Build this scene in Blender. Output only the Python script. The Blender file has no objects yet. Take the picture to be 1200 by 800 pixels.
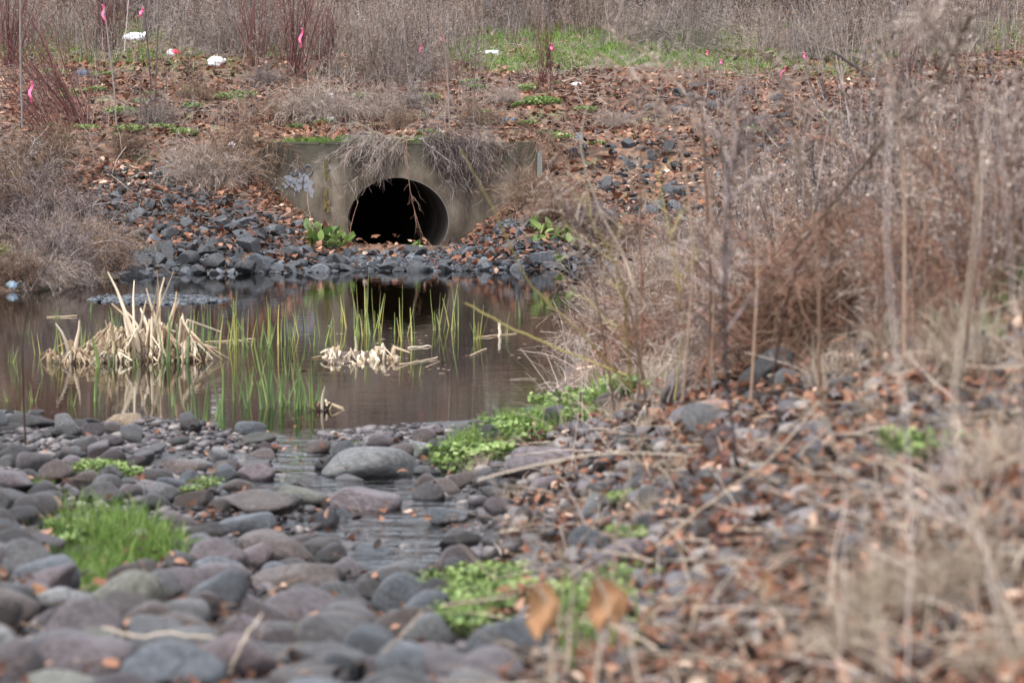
import bpy, bmesh, math, random
import numpy as np
from mathutils import Vector, Matrix, Euler

# ------------------------------------------------------------------ camera, sky, sun, exposure
SC = bpy.context.scene
COL = SC.collection
FPX, CAMZ, HORIZ = 3403.0, 1.5, 151.0
PITCH = math.atan((400 - HORIZ) / FPX)
cam_d = bpy.data.cameras.new("camera")
cam = bpy.data.objects.new("camera", cam_d)
COL.objects.link(cam)
cam.location = (0, 0, CAMZ)
cam.rotation_euler = (math.pi / 2 - PITCH, 0, 0)
cam_d.sensor_width = 36.0
cam_d.lens = 36.0 * FPX / 1200.0
cam_d.clip_start = 0.1
cam_d.clip_end = 2000
cam_d.dof.use_dof = True
cam_d.dof.focus_distance = 32.0
cam_d.dof.aperture_fstop = (cam_d.lens / 1000.0) / 0.0175
SC.camera = cam

world = bpy.data.worlds.new("World")
SC.world = world
world.use_nodes = True
wn, wl = world.node_tree.nodes, world.node_tree.links
bg = wn['Background']
sky = wn.new('ShaderNodeTexSky')
sky.sky_type = 'NISHITA'
sky.sun_disc = False
SUN_EL, SUN_AZ = math.radians(68), math.radians(230)      # azimuth clockwise from +Y
sky.sun_elevation = SUN_EL
sky.sun_rotation = SUN_AZ
sky.air_density = 1.0
sky.dust_density = 3.0
hs = wn.new('ShaderNodeHueSaturation')                     # thin overcast: the blue is mostly washed out
hs.inputs['Saturation'].default_value = 0.38
wl.new(sky.outputs[0], hs.inputs['Color'])
wl.new(hs.outputs[0], bg.inputs['Color'])
bg.inputs['Strength'].default_value = 0.15
sun_d = bpy.data.lights.new("sun", 'SUN')
sun_d.energy = 1.15
sun_d.angle = math.radians(28)
sun_d.color = (1.0, 0.975, 0.94)
sun = bpy.data.objects.new("sun", sun_d)
COL.objects.link(sun)
sv = Vector((math.sin(SUN_AZ) * math.cos(SUN_EL), math.cos(SUN_AZ) * math.cos(SUN_EL), math.sin(SUN_EL)))
sun.rotation_euler = sv.to_track_quat('Z', 'Y').to_euler()
SC.view_settings.view_transform = 'Standard'
SC.view_settings.look = 'None'
SC.view_settings.gamma = 1.0
SC.view_settings.exposure = 1.68
SC.render.engine = 'CYCLES'
SC.cycles.max_bounces = 6
SC.cycles.transparent_max_bounces = 6
SC.cycles.use_denoising = True

rng = np.random.default_rng(7)
random.seed(7)
PI = math.pi

# ------------------------------------------------------------------ pixel <-> world (photo pixels, 1200 x 800)
cp, sp = math.cos(PITCH), math.sin(PITCH)
def ray(u, v):
    a = (np.asarray(u, float) - 600) / FPX
    b = (400 - np.asarray(v, float)) / FPX
    return a, cp + b * sp, -sp + b * cp
def at(u, v, y):                       # the point seen at pixel (u, v) at distance y
    a, b, c = ray(u, v)
    t = y / b
    return np.stack([a * t, b * t, CAMZ + c * t], -1)
def plane(u, v, z=0.0):
    a, b, c = ray(u, v)
    t = (z - CAMZ) / c
    return np.stack([a * t, b * t, CAMZ + c * t], -1)
def proj(p):
    x, y, z = p[0], p[1], p[2] - CAMZ
    f = y * cp - z * sp
    up = y * sp + z * cp
    return 600 + FPX * x / f, 400 - FPX * up / f

# ------------------------------------------------------------------ noise and terrain
def noise2(x, y, s, seed):
    r = np.random.default_rng(seed)
    L = r.random((256, 256))
    X, Y = np.asarray(x) / s + 1000, np.asarray(y) / s + 1000
    i, j = np.floor(X).astype(int), np.floor(Y).astype(int)
    fx, fy = X - i, Y - j
    fx, fy = fx * fx * (3 - 2 * fx), fy * fy * (3 - 2 * fy)
    g = lambda a, b: L[a % 256, b % 256]
    return (g(i, j) * (1 - fx) + g(i + 1, j) * fx) * (1 - fy) + (g(i, j + 1) * (1 - fx) + g(i + 1, j + 1) * fx) * fy
def sstep(a, b, x):
    t = np.clip((np.asarray(x, float) - a) / (b - a), 0, 1)
    return t * t * (3 - 2 * t)

CTRL_PX = [(0,480,.05),(0,560,.12),(0,640,.22),(0,720,.35),(0,800,.45),(100,500,.04),(150,520,.04),(200,560,.06),(200,640,.15),
 (200,720,.28),(200,800,.4),(350,510,.02),(440,512,.005),(490,525,-.015),(300,530,.005),(400,540,-.02),(310,565,-.01),(270,590,.02),(340,600,-.01),(380,640,.0),(400,600,-.04),(480,610,-.05),(500,570,-.04),(460,640,-.05),(420,655,-.04),(530,600,-.04),(370,625,-.03),(430,680,-.02),
 (350,700,.12),(350,800,.33),(450,740,.12),(500,800,.3),(520,700,.12),(560,640,.08),(560,560,.04),(600,520,.08),(600,600,.2),
 (600,700,.3),(600,800,.42),(640,470,.04),(700,480,.15),(700,560,.3),(700,650,.4),(700,800,.5),(800,450,.4),(800,520,.48),
 (800,650,.5),(800,800,.55),(900,420,.62),(900,520,.6),(900,700,.6),(1000,400,.75),(1000,500,.7),(1000,800,.62),(1100,400,.85),
 (1150,360,.95),(1200,400,.95),(1200,600,.8),(1200,800,.68)]
CTRL_W = [(2.5,14,.9),(2.5,18,.7),(1.2,18,.35),(1.3,24,.3),(3,24,.6),(3,30,.6),(5,20,1.),(6,28,1.),(8,10,1.5),(3,6,1.1),(2,4,.8),
 (0,3,.5),(-2,3,.5),(-4,6,.5),(-4,10,.3),(-5,14,.2),(-10,12,.5),(-9.5,20,.4),(-9.5,27,.6),(-12,3,.8),(12,3,1.6),(12,28,1.6),(-5,25,.1)]
cc = [tuple(plane(u, v, z)) for u, v, z in CTRL_PX] + CTRL_W
cc = np.array(cc, float)
def _phi(d2): return np.sqrt(d2 + 0.25)
_D = ((cc[:, None, :2] - cc[None, :, :2]) ** 2).sum(-1)
_A = np.zeros((len(cc) + 3,) * 2)
n_ = len(cc)
_A[:n_, :n_] = _phi(_D) - np.eye(n_) * 0.02
_A[:n_, n_] = 1; _A[:n_, n_ + 1:] = cc[:, :2]
_A[n_, :n_] = 1; _A[n_ + 1:, :n_] = cc[:, :2].T
_W = np.linalg.solve(_A, np.concatenate([cc[:, 2], [0, 0, 0]]))
def near_h(x, y):
    out = np.full(x.shape, _W[n_]) + _W[n_ + 1] * x + _W[n_ + 2] * y
    for k in range(n_):
        out += _W[k] * _phi((x - cc[k, 0]) ** 2 + (y - cc[k, 1]) ** 2)
    return out
SHORE_PX = [(0,343),(60,340),(110,334),(140,326),(200,321),(300,320),(400,319),(450,318),(560,318),(640,316),(700,312),(724,322),(712,345),
 (690,372),(668,400),(650,432),(625,455),(585,470),(540,486),(500,494),(440,499),(330,497),(250,499),(150,494),(60,482),(0,478)]
pond = [tuple(plane(u, v)[:2]) for u, v in SHORE_PX]
pond = [(-8.2, 26.5)] + pond + [(-8.2, 15.0)]
pond = np.array(pond)
def pond_sd(x, y):                       # + outside, - inside
    d = np.full(x.shape, 1e9); ins = np.zeros(x.shape, bool)
    for k in range(len(pond)):
        a, b = pond[k], pond[(k + 1) % len(pond)]
        e = b - a
        t = np.clip(((x - a[0]) * e[0] + (y - a[1]) * e[1]) / (e @ e), 0, 1)
        d = np.minimum(d, (x - a[0] - t * e[0]) ** 2 + (y - a[1] - t * e[1]) ** 2)
        c = ((a[1] > y) != (b[1] > y)) & (x < (b[0] - a[0]) * (y - a[1]) / (b[1] - a[1] + 1e-12) + a[0])
        ins ^= c
    d = np.sqrt(d)
    return np.where(ins, -d, d)
SY = [20, 26, 30.4, 32, 34.5, 34.9, 36, 38, 42, 46, 50, 62, 80, 120, 400]
SZ = [.1, .15, .16, .42, 1.02, 1.27, 1.45, 1.8, 2.44, 2.8, 3.1, 4.7, 6.5, 8, 10]
WX0, WX1, WY = -2.79, 0.30, 34.5          # culvert wall ends and face
def terrain(x, y):
    h = near_h(x, y)
    far = np.interp(y, SY, SZ)
    ch = np.maximum(sstep(-1.9, -3.3, x), sstep(-0.75, 0.55, x))      # notch in front of the pipe
    floor_ = 0.05 + 0.012 * (y - 31)
    nf = 1 - sstep(34.55, 34.8, y)
    inwall = (x > -3.3) & (x < 0.6)
    far = np.where(y < 34.8, far * (1 - nf * (1 - ch)) + floor_ * nf * (1 - ch), far)
    far = far + 0.25 * sstep(4, 11, np.abs(x)) * sstep(28, 36, y) + (noise2(x, y, 2.3, 5) - .5) * .16 * sstep(34.9, 36, y)
    w = sstep(20, 28, y)
    h = h * (1 - w) + far * w
    sd = pond_sd(x, y)
    out = np.where(sd > 0, -0.03 + (h + 0.03) * sstep(-.1, .75, sd), -0.03 - np.clip(-sd * .25, 0, .4))
    amp = .02 + .03 * sstep(24, 34, y) + .035 * (1 - sstep(14.2, 15.2, y)) * sstep(7, 8, y)
    out = out + (noise2(x, y, .55, 1) - .5) * amp * 2 + (noise2(x, y, .2, 2) - .5) * amp
    return out
GX = np.arange(-12, 12.001, .06); GY = np.arange(2, 70.001, .06)
XX, YY = np.meshgrid(GX, GY, indexing='ij')
HM = terrain(XX, YY)
SD = pond_sd(XX, YY)
def H(x, y):
    x = np.asarray(x, float); y = np.asarray(y, float)
    fx = np.clip((x + 12) / .06, 0, len(GX) - 1.001); fy = np.clip((y - 2) / .06, 0, len(GY) - 1.001)
    i, j = fx.astype(int), fy.astype(int); fx, fy = fx - i, fy - j
    h = (HM[i, j] * (1 - fx) + HM[i + 1, j] * fx) * (1 - fy) + (HM[i, j + 1] * (1 - fx) + HM[i + 1, j + 1] * fx) * fy
    return h + np.where(y > 69.9, np.interp(y, SY, SZ) - np.interp(69.9, SY, SZ), 0)
def Sd(x, y):
    i = np.clip(np.round((np.asarray(x) + 12) / .06).astype(int), 0, len(GX) - 1)
    j = np.clip(np.round((np.asarray(y) - 2) / .06).astype(int), 0, len(GY) - 1)
    return SD[i, j]
_TS = np.concatenate([np.arange(3.2, 20, .03), np.arange(20, 120, .08)])
def G(u, v):                              # first ground point along the pixel's ray
    u = np.atleast_1d(np.asarray(u, float)); v = np.atleast_1d(np.asarray(v, float))
    a, b, c = ray(u, v)
    t = _TS[None, :] / b[:, None]
    X, Z = a[:, None] * t, CAMZ + c[:, None] * t
    hit = Z < H(X, np.broadcast_to(_TS, X.shape))
    k = np.where(hit.any(1), hit.argmax(1), len(_TS) - 1)
    y = _TS[k]
    x = a * y / b
    return np.stack([x, y, H(x, y)], -1)
def g1(u, v): return G(u, v)[0]

# ------------------------------------------------------------------ mesh collecting
class MB:
    def __init__(s): s.v = []; s.f = {3: [], 4: []}; s.t = []; s.n = 0
    def add(s, v, f, tint=None):
        v = np.asarray(v, float).reshape(-1, 3); f = np.asarray(f, int)
        s.v.append(v); s.f[f.shape[1]].append(f + s.n)
        if tint is None: tint = np.full(len(v), .5)
        s.t.append(np.broadcast_to(np.asarray(tint, float), (len(v),)))
        s.n += len(v)
    def tubes(s, P, r0, r1=None, sides=3, flat=1.0, tint=None, ref=None):
        N, K, _ = P.shape
        if N == 0: return
        r0 = np.broadcast_to(np.asarray(r0, float), (N,)); r1 = r0 * .4 if r1 is None else np.broadcast_to(np.asarray(r1, float), (N,))
        R = r0[:, None] + (r1 - r0)[:, None] * np.linspace(0, 1, K)[None]
        T = np.gradient(P, axis=1); T /= np.linalg.norm(T, axis=2, keepdims=True) + 1e-9
        if ref is None:
            ref = rng.normal(size=(N, 3)); ref[:, 2] *= .2
        ref = np.broadcast_to(ref, (N, 3))
        A = np.cross(T, ref[:, None, :]); A /= np.linalg.norm(A, axis=2, keepdims=True) + 1e-9
        B = np.cross(T, A)
        th = np.arange(sides) * 2 * PI / sides
        off = np.cos(th)[None, None, :, None] * A[:, :, None] + flat * np.sin(th)[None, None, :, None] * B[:, :, None]
        V = P[:, :, None] + off * R[:, :, None, None]
        base = (np.arange(N) * K * sides)[:, None, None]
        k = (np.arange(K - 1) * sides)[None, :, None]; q = np.arange(sides)[None, None]
        q2 = (q + 1) % sides
        F = np.stack([base + k + q, base + k + q2, base + k + sides + q2, base + k + sides + q], -1).reshape(-1, 4)
        if tint is None: tint = rng.random(N)
        s.add(V.reshape(-1, 3), F, np.repeat(np.broadcast_to(tint, (N,)), K * sides))
    def ribbons(s, P, w, tint=None, taper=True, ref=None):
        N, K, _ = P.shape
        T = np.gradient(P, axis=1); T /= np.linalg.norm(T, axis=2, keepdims=True) + 1e-9
        if ref is None:
            a = rng.random(N) * 2 * PI; ref = np.stack([np.cos(a), np.sin(a), 0 * a], -1)
        A = np.cross(T, ref[:, None]); A /= np.linalg.norm(A, axis=2, keepdims=True) + 1e-9
        t = np.linspace(0, 1, K)
        prof = (np.minimum(1, t * 4 + .55) * (1 - t ** 3 * .93)) if taper else np.ones(K)
        W = np.broadcast_to(np.asarray(w, float), (N,))[:, None] * prof[None] * .5
        V = np.stack([P - A * W[..., None], P + A * W[..., None]], 2)
        base = (np.arange(N) * K * 2)[:, None]; k = (np.arange(K - 1) * 2)[None]
        F = np.stack([base + k, base + k + 1, base + k + 3, base + k + 2], -1).reshape(-1, 4)
        if tint is None: tint = rng.random(N)
        s.add(V.reshape(-1, 3), F, np.repeat(np.broadcast_to(tint, (N,)), K * 2))
    def leaves(s, P, size, nrm_tilt=.5, aspect=.62, tint=None, curl=.35, lobed=True, face=None):
        """leaf-shaped fans lying about the points P"""
        N = len(P); M = 10
        th = np.arange(M) * 2 * PI / M
        rad = np.ones((N, M))
        if lobed: rad = 1 - .38 * (np.arange(M) % 2)[None] * rng.random((N, 1)) + rng.normal(0, .07, (N, M))
        X = np.cos(th)[None] * rad; Y = np.sin(th)[None] * rad * aspect
        Z = curl * (rng.normal(0, 1, (N, 1)) * Y ** 2 + rng.normal(0, .7, (N, 1)) * X ** 2 + rng.normal(0, .4, (N, 1)) * X * Y)
        L = np.stack([X, Y, Z], -1); L = np.concatenate([np.zeros((N, 1, 3)), L], 1)
        sz = np.broadcast_to(np.asarray(size, float), (N,)) * .5
        L *= sz[:, None, None]
        n = np.zeros((N, 3)); n[:, 2] = 1; n += rng.normal(0, nrm_tilt, (N, 3)); 
        if face is not None: n += face
        n /= np.linalg.norm(n, axis=1, keepdims=True)
        a = np.cross(n, rng.normal(size=(N, 3))); a /= np.linalg.norm(a, axis=1, keepdims=True)
        b = np.cross(n, a)
        V = P[:, None] + L[..., :1] * a[:, None] + L[..., 1:2] * b[:, None] + L[..., 2:] * n[:, None]
        base = (np.arange(N) * (M + 1))[:, None]; k = np.arange(M)[None]
        F = np.stack([base + 0 * k, base + 1 + k, base + 1 + (k + 1) % M], -1).reshape(-1, 3)
        if tint is None: tint = rng.random(N)
        s.add(V.reshape(-1, 3), F, np.repeat(tint, M + 1))
    def mesh(s, name, mat, smooth=True):
        me = bpy.data.meshes.new(name)
        V = np.concatenate(s.v); T = np.concatenate(s.t)
        f3 = np.concatenate(s.f[3]) if s.f[3] else np.zeros((0, 3), int)
        f4 = np.concatenate(s.f[4]) if s.f[4] else np.zeros((0, 4), int)
        nl = len(f3) * 3 + len(f4) * 4
        me.vertices.add(len(V)); me.vertices.foreach_set('co', V.astype(np.float32).ravel())
        me.loops.add(nl); me.loops.foreach_set('vertex_index', np.concatenate([f3.ravel(), f4.ravel()]).astype(np.int32))
        me.polygons.add(len(f3) + len(f4))
        st = np.concatenate([np.arange(len(f3)) * 3, len(f3) * 3 + np.arange(len(f4)) * 4]).astype(np.int32)
        me.polygons.foreach_set('loop_start', st)
        me.polygons.foreach_set('use_smooth', np.full(len(st), smooth))
        me.update(calc_edges=True)
        at_ = me.attributes.new('tint', 'FLOAT', 'POINT'); at_.data.foreach_set('value', T.astype(np.float32))
        me.materials.append(mat)
        return me
    def build(s, name, mat, parent=None, smooth=True):
        o = bpy.data.objects.new(name, s.mesh(name, mat, smooth)); COL.objects.link(o)
        if parent: o.parent = parent
        return o

def empty(name, loc=(0, 0, 0), rz=0):
    o = bpy.data.objects.new(name, None); COL.objects.link(o)
    o.empty_display_size = .1; o.location = loc; o.rotation_euler = (0, 0, rz)
    return o
def tag(o, label=None, cat=None, group=None, kind=None):
    if label: o['label'] = label
    if cat: o['category'] = cat
    if group: o['group'] = group
    if kind: o['kind'] = kind
    return o
def copy_thing(o):
    c = o.copy(); COL.objects.link(c)
    for ch in o.children:
        d = ch.copy(); COL.objects.link(d); d.parent = c
    return c

# ------------------------------------------------------------------ labels that point at one thing
LM = [("arched pipe mouth", 467, 250), ("scrawled graffiti on the concrete", 350, 205), ("top corner of the concrete wall", 628, 168),
 ("crumpled white bag beside red stems", 158, 44), ("red and white wrapper", 203, 65), ("round white litter on the slope", 252, 74),
 ("broad green leaves beside the pipe", 380, 278), ("white cup at the lawn edge", 575, 62), ("lone red shrub on the leaf slope", 640, 90),
 ("tall dead cattail clump", 175, 380), ("low dead cattail clump", 85, 405), ("mat of broken cattail stalks", 420, 410), ("big pale boulder", 430, 549),
 ("smooth purple-grey boulder", 425, 590), ("bright grass tuft among cobbles", 130, 640), ("tan stone at the waterline", 143, 495),
 ("dark overhanging slab rock", 330, 648), ("light oval stone", 291, 617), ("pool of bright stream water", 440, 630),
 ("withered leaf on a stalk", 640, 715), ("blue-grey boulder by green herbs", 615, 763), ("long flat stone on the bank", 640, 538),
 ("pinkish rounded stone", 838, 482), ("black weathered rock", 905, 435), ("green herb strip along the shore", 640, 495),
 ("pink ribbon by the slope", 36, 108), ("bleached grass clump by the shore", 735, 410), ("moss tuft on the bank", 1040, 675),
 ("dark diagonal branch", 1080, 130), ("rusty drooping seed plume", 900, 300), ("round dark stone by the far shore", 592, 299), ("blue scrap at the water", 15, 340),
 ("lawn behind the slope", 800, 70), ("small green leaves in the leaf slope", 640, 273), ("big angular rock beyond the wall", 678, 178)]
_used = {}
_ONES = "zero one two three four five six seven eight nine ten eleven twelve thirteen fourteen fifteen sixteen seventeen eighteen nineteen".split()
_TENS = "x x twenty thirty forty fifty sixty seventy eighty ninety".split()
def num(n):
    n = int(max(0, min(99, n)))
    return _ONES[n] if n < 20 else _TENS[n // 10] + ("-" + _ONES[n % 10] if n % 10 else "")
def where_label(phrase, p):
    u, v = proj(p)
    c = sorted(LM, key=lambda l: math.hypot(l[1] - u, l[2] - v))
    for l in c[:2]:
        dx, dy = u - l[1], v - l[2]; d = math.hypot(dx, dy)
        if d > 150: break
        how = "just" if d < 32 else "a little" if d < 75 else "some way"
        ang = math.degrees(math.atan2(-dy, dx)) % 360
        w = ["right of", "above and right of", "above", "above and left of", "left of", "below and left of", "below", "below and right of"][int((ang + 22.5) // 45) % 8]
        t = f"{phrase} {how} {w} the {l[0]}"
        if len(t.replace('-', ' ').split()) <= 15 and t not in _used:
            _used[t] = 1; return t
    for k in range(60):
        a, b = int(np.clip(round(u / 12) + (k % 3 - 1) * (k > 0), 0, 99)), int(np.clip(round(v / 8) + ((k // 3) % 3 - 1) * (k > 0), 0, 99))
        t = f"{phrase} {num(a)} percent across and {num(b)} percent down"
        if t not in _used:
            _used[t] = 1; return t
    return t
def inview_v(P):
    y, z = P[:, 1], P[:, 2] - CAMZ; f = y * cp - z * sp
    return (np.abs(FPX * P[:, 0] / f) < 610) & (400 - FPX * (y * sp + z * cp) / f < 810)
def inview(p, m=40):
    u, v = proj(p); return -m < u < 1200 + m and -m < v < 800 + m

# ------------------------------------------------------------------ materials
def new_mat(name):
    m = bpy.data.materials.new(name); m.use_nodes = True
    nt = m.node_tree; return m, nt.nodes, nt.links, nt.nodes['Principled BSDF']
def ramp(N, cols, pos=None):
    r = N.new('ShaderNodeValToRGB'); e = r.color_ramp.elements
    pos = pos or [k / (len(cols) - 1) for k in range(len(cols))]
    e[0].position = pos[0]; e[0].color = (*cols[0], 1); e[1].position = pos[-1]; e[1].color = (*cols[-1], 1)
    for k in range(1, len(cols) - 1):
        q = e.new(pos[k]); q.color = (*cols[k], 1)
    return r
def plant_mat(name, cols, rough=.75, transl=0.0, noise=.25, nscale=30, pos=None, objvar=0.12):
    m, N, L, b = new_mat(name)
    a = N.new('ShaderNodeAttribute'); a.attribute_name = 'tint'
    tc = N.new('ShaderNodeTexCoord'); nz = N.new('ShaderNodeTexNoise'); nz.inputs['Scale'].default_value = nscale
    L.new(tc.outputs['Object'], nz.inputs['Vector'])
    oi = N.new('ShaderNodeObjectInfo')
    ma = N.new('ShaderNodeMath'); ma.operation = 'MULTIPLY_ADD'; ma.inputs[1].default_value = noise * 2; L.new(nz.outputs['Fac'], ma.inputs[0])
    sub = N.new('ShaderNodeMath'); sub.operation = 'SUBTRACT'; sub.inputs[1].default_value = noise; L.new(a.outputs['Fac'], sub.inputs[0]); L.new(sub.outputs[0], ma.inputs[2])
    m2 = N.new('ShaderNodeMath'); m2.operation = 'MULTIPLY_ADD'; m2.inputs[1].default_value = objvar * 2; L.new(oi.outputs['Random'], m2.inputs[0])
    m3 = N.new('ShaderNodeMath'); m3.operation = 'SUBTRACT'; m3.inputs[1].default_value = objvar; L.new(ma.outputs[0], m3.inputs[0]); L.new(m3.outputs[0], m2.inputs[2])
    r = ramp(N, cols, pos); L.new(m2.outputs[0], r.inputs[0]); L.new(r.outputs[0], b.inputs['Base Color'])
    b.inputs['Roughness'].default_value = rough
    b.inputs['Specular IOR Level'].default_value = .3
    if transl:
        t = N.new('ShaderNodeBsdfTranslucent'); L.new(r.outputs[0], t.inputs['Color'])
        mx = N.new('ShaderNodeMixShader'); mx.inputs[0].default_value = transl
        L.new(b.outputs[0], mx.inputs[1]); L.new(t.outputs[0], mx.inputs[2]); L.new(mx.outputs[0], N['Material Output'].inputs[0])
    return m
M = {}
M['twig_grey'] = plant_mat('grey twig bark', [(.045,.034,.03),(.17,.135,.12),(.45,.385,.35)])
M['twig_purple'] = plant_mat('purplish twig bark', [(.035,.025,.024),(.13,.095,.09),(.36,.295,.275)])
M['twig_brown'] = plant_mat('brown twig bark', [(.035,.02,.014),(.14,.082,.054),(.36,.25,.175)])
M['red'] = plant_mat('dark red bark', [(.045,.016,.016),(.11,.038,.034),(.20,.085,.075)])
M['rust'] = plant_mat('rusty seed stalks', [(.08,.04,.028),(.18,.09,.058),(.32,.19,.13)])
M['straw'] = plant_mat('dry straw', [(.18,.135,.10),(.37,.295,.22),(.58,.49,.39)], transl=.15)
M['fluff'] = plant_mat('dry seed fluff', [(.14,.10,.08),(.34,.265,.22),(.58,.49,.43)], transl=.2)
M['bleach'] = plant_mat('bleached cattail leaves', [(.16,.09,.05),(.46,.35,.23),(.74,.64,.49)], transl=.15, nscale=9, noise=.3)
M['reed'] = plant_mat('reed shoots', [(.13,.20,.08),(.22,.30,.11),(.40,.40,.12),(.50,.42,.15)], transl=.25)
M['grass'] = plant_mat('green grass', [(.06,.11,.02),(.13,.22,.045),(.25,.33,.10)], transl=.3)
M['herb'] = plant_mat('green herb leaves', [(.05,.085,.022),(.14,.215,.055),(.29,.37,.13)], transl=.25, rough=.5)
M['leaf'] = plant_mat('fallen leaves', [(.018,.010,.008),(.085,.038,.026),(.195,.082,.045),(.32,.18,.12),(.54,.40,.30)], transl=.12, noise=.12, nscale=12, pos=[0,.25,.55,.8,1])
M['olive_twig'] = plant_mat('yellow green twigs', [(.16,.13,.04),(.30,.25,.09),(.40,.34,.15)])
M['bark'] = plant_mat('tree bark', [(.06,.05,.045),(.13,.11,.10),(.24,.21,.19)], noise=.35, nscale=14)
M['thicket'] = plant_mat('thicket bark', [(.018,.013,.013),(.07,.052,.05),(.26,.215,.20)])
M['darkroot'] = plant_mat('dark wet roots', [(.03,.02,.015),(.07,.045,.03),(.12,.08,.05)], rough=.5)

def stone_mat(name, c, wet=.6, spot=.5, scale=7, blotch=None):
    m, N, L, b = new_mat(name)
    tc = N.new('ShaderNodeTexCoord'); oi = N.new('ShaderNodeObjectInfo')
    ad = N.new('ShaderNodeVectorMath'); ad.operation = 'ADD'; L.new(tc.outputs['Object'], ad.inputs[0]); L.new(oi.outputs['Random'], ad.inputs[1])
    n1 = N.new('ShaderNodeTexNoise'); n1.inputs['Scale'].default_value = scale; n1.inputs['Detail'].default_value = 8; n1.inputs['Roughness'].default_value = .65
    L.new(ad.outputs[0], n1.inputs['Vector'])
    c = np.array(c) * .72
    bl = np.array(blotch) if blotch else c * 1.55 + .025
    r = ramp(N, [tuple(c * (1 - spot)), tuple(c), tuple(bl)], [.36, .5, .68])
    L.new(n1.outputs['Fac'], r.inputs[0])
    hv = N.new('ShaderNodeHueSaturation')
    mr = N.new('ShaderNodeMapRange'); mr.inputs['To Min'].default_value = .55; mr.inputs['To Max'].default_value = 1.5
    L.new(oi.outputs['Random'], mr.inputs[0]); L.new(mr.outputs[0], hv.inputs['Value']); L.new(r.outputs[0], hv.inputs['Color'])
    L.new(hv.outputs[0], b.inputs['Base Color'])
    n2 = N.new('ShaderNodeTexNoise'); n2.inputs['Scale'].default_value = scale * 5; n2.inputs['Detail'].default_value = 5
    L.new(ad.outputs[0], n2.inputs['Vector'])
    bp = N.new('ShaderNodeBump'); bp.inputs['Strength'].default_value = .7; bp.inputs['Distance'].default_value = .012
    L.new(n2.outputs['Fac'], bp.inputs['Height']); L.new(bp.outputs[0], b.inputs['Normal'])
    b.inputs['Roughness'].default_value = wet
    return m
STONES = {  # colour word -> material
 'purplish grey': stone_mat('purplish grey stone', (.092,.073,.078), .36), 'grey': stone_mat('grey stone', (.075,.073,.074), .36),
 'pale grey': stone_mat('pale grey stone', (.14,.14,.14), .45), 'brown': stone_mat('brown stone', (.062,.045,.039), .4),
 'dark': stone_mat('dark wet stone', (.045,.04,.04), .4), 'tan': stone_mat('tan stone', (.27,.20,.13), .6),
 'pinkish': stone_mat('pinkish stone', (.27,.18,.15), .6), 'olive grey': stone_mat('olive grey stone', (.09,.087,.068), .45),
 'reddish purple': stone_mat('reddish purple stone', (.08,.056,.058), .38), 'orange brown': stone_mat('orange brown stone', (.30,.13,.05), .6),
 'bluish grey': stone_mat('bluish grey stone', (.066,.073,.084), .34)}
RIP = {'slate grey': stone_mat('slate grey rock', (.045,.049,.056), .5, scale=5), 'dark grey': stone_mat('dark grey rock', (.025,.027,.031), .5, scale=5),
 'light bluish': stone_mat('light bluish rock', (.075,.081,.092), .5, scale=5), 'black weathered': stone_mat('black weathered rock', (.022,.02,.02), .7, scale=9)}

# ------------------------------------------------------------------ ground
def axis(lo, hi, fine_lo, fine_hi, st):
    a = np.arange(fine_lo, fine_hi + 1e-6, st)
    l = fine_lo - np.cumsum(st * 1.35 ** np.arange(1, 60)); l = l[l > lo][::-1]
    h = fine_hi + np.cumsum(st * 1.35 ** np.arange(1, 60)); h = h[h < hi]
    return np.concatenate([[lo], l, a, h, [hi]])
ax_, ay_ = axis(-320, 320, -9, 9, .09), axis(-60, 420, 3, 56, .09)
gx, gy = np.meshgrid(ax_, ay_, indexing='ij')
gz = H(gx, gy)
nI, nJ = gx.shape
idx = np.arange(nI * nJ).reshape(nI, nJ)
q = np.stack([idx[:-1, :-1], idx[1:, :-1], idx[1:, 1:], idx[:-1, 1:]], -1)
cx_, cy_ = (gx[:-1, :-1] + gx[1:, 1:]) / 2, (gy[:-1, :-1] + gy[1:, 1:]) / 2
keep = ~((cx_ > WX0 - .02) & (cx_ < WX1 + .02) & (cy_ > 34.54) & (cy_ < 34.86))
gm = MB(); gm.add(np.stack([gx, gy, gz], -1).reshape(-1, 3), q[keep].reshape(-1, 4))
# masks: r = mud and wet bed, g = green growth, b = leaf litter
gsd = pond_sd(gx, gy)
def lawn_mask(x, y):
    return sstep(41.0, 43.5, y + (noise2(x, y, 1.5, 11) - .5) * 4 - 0) * (1 - sstep(49, 53, y)) * np.clip(1.5 * noise2(x, y, 1.1, 12) + .1, 0, 1) * np.where(x < -1, .6, 1.7 - 1.1 * sstep(2.6, 4.2, x))
def mud_mask(x, y):
    m = 1 - sstep(13.5, 16.0, y) * (x < .2) 
    left = 1 - sstep(.0, .55, x - .01 * (y - 5) * 0 + (noise2(x, y, .6, 14) - .5) * .4)
    near = np.where(y < 17, left, 0)
    return np.maximum(near, sstep(.25, -.05, pond_sd(x, y)))
mud = mud_mask(gx, gy)
wallg = np.exp(-((gy - 35.1) / .35) ** 2) * ((gx > -2.8) & (gx < .2)) * (noise2(gx, gy, .5, 15) > .35)
leftg = ((gx < -4.0) & (gy > 26) & (gy < 29.5)) * .5 * (noise2(gx, gy, .4, 19) > .45)
rightg = 0
green = np.clip(lawn_mask(gx, gy) + wallg + leftg + rightg + .5 * (noise2(gx, gy, .45, 17) > .78) * (1 - mud), 0, 1)
me = gm.mesh('ground', None) if False else None
m, N, L, b = new_mat('leaf strewn ground')
ca = N.new('ShaderNodeAttribute'); ca.attribute_name = 'zone'
se = N.new('ShaderNodeSeparateColor'); L.new(ca.outputs['Color'], se.inputs[0])
tc = N.new('ShaderNodeTexCoord')
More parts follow.
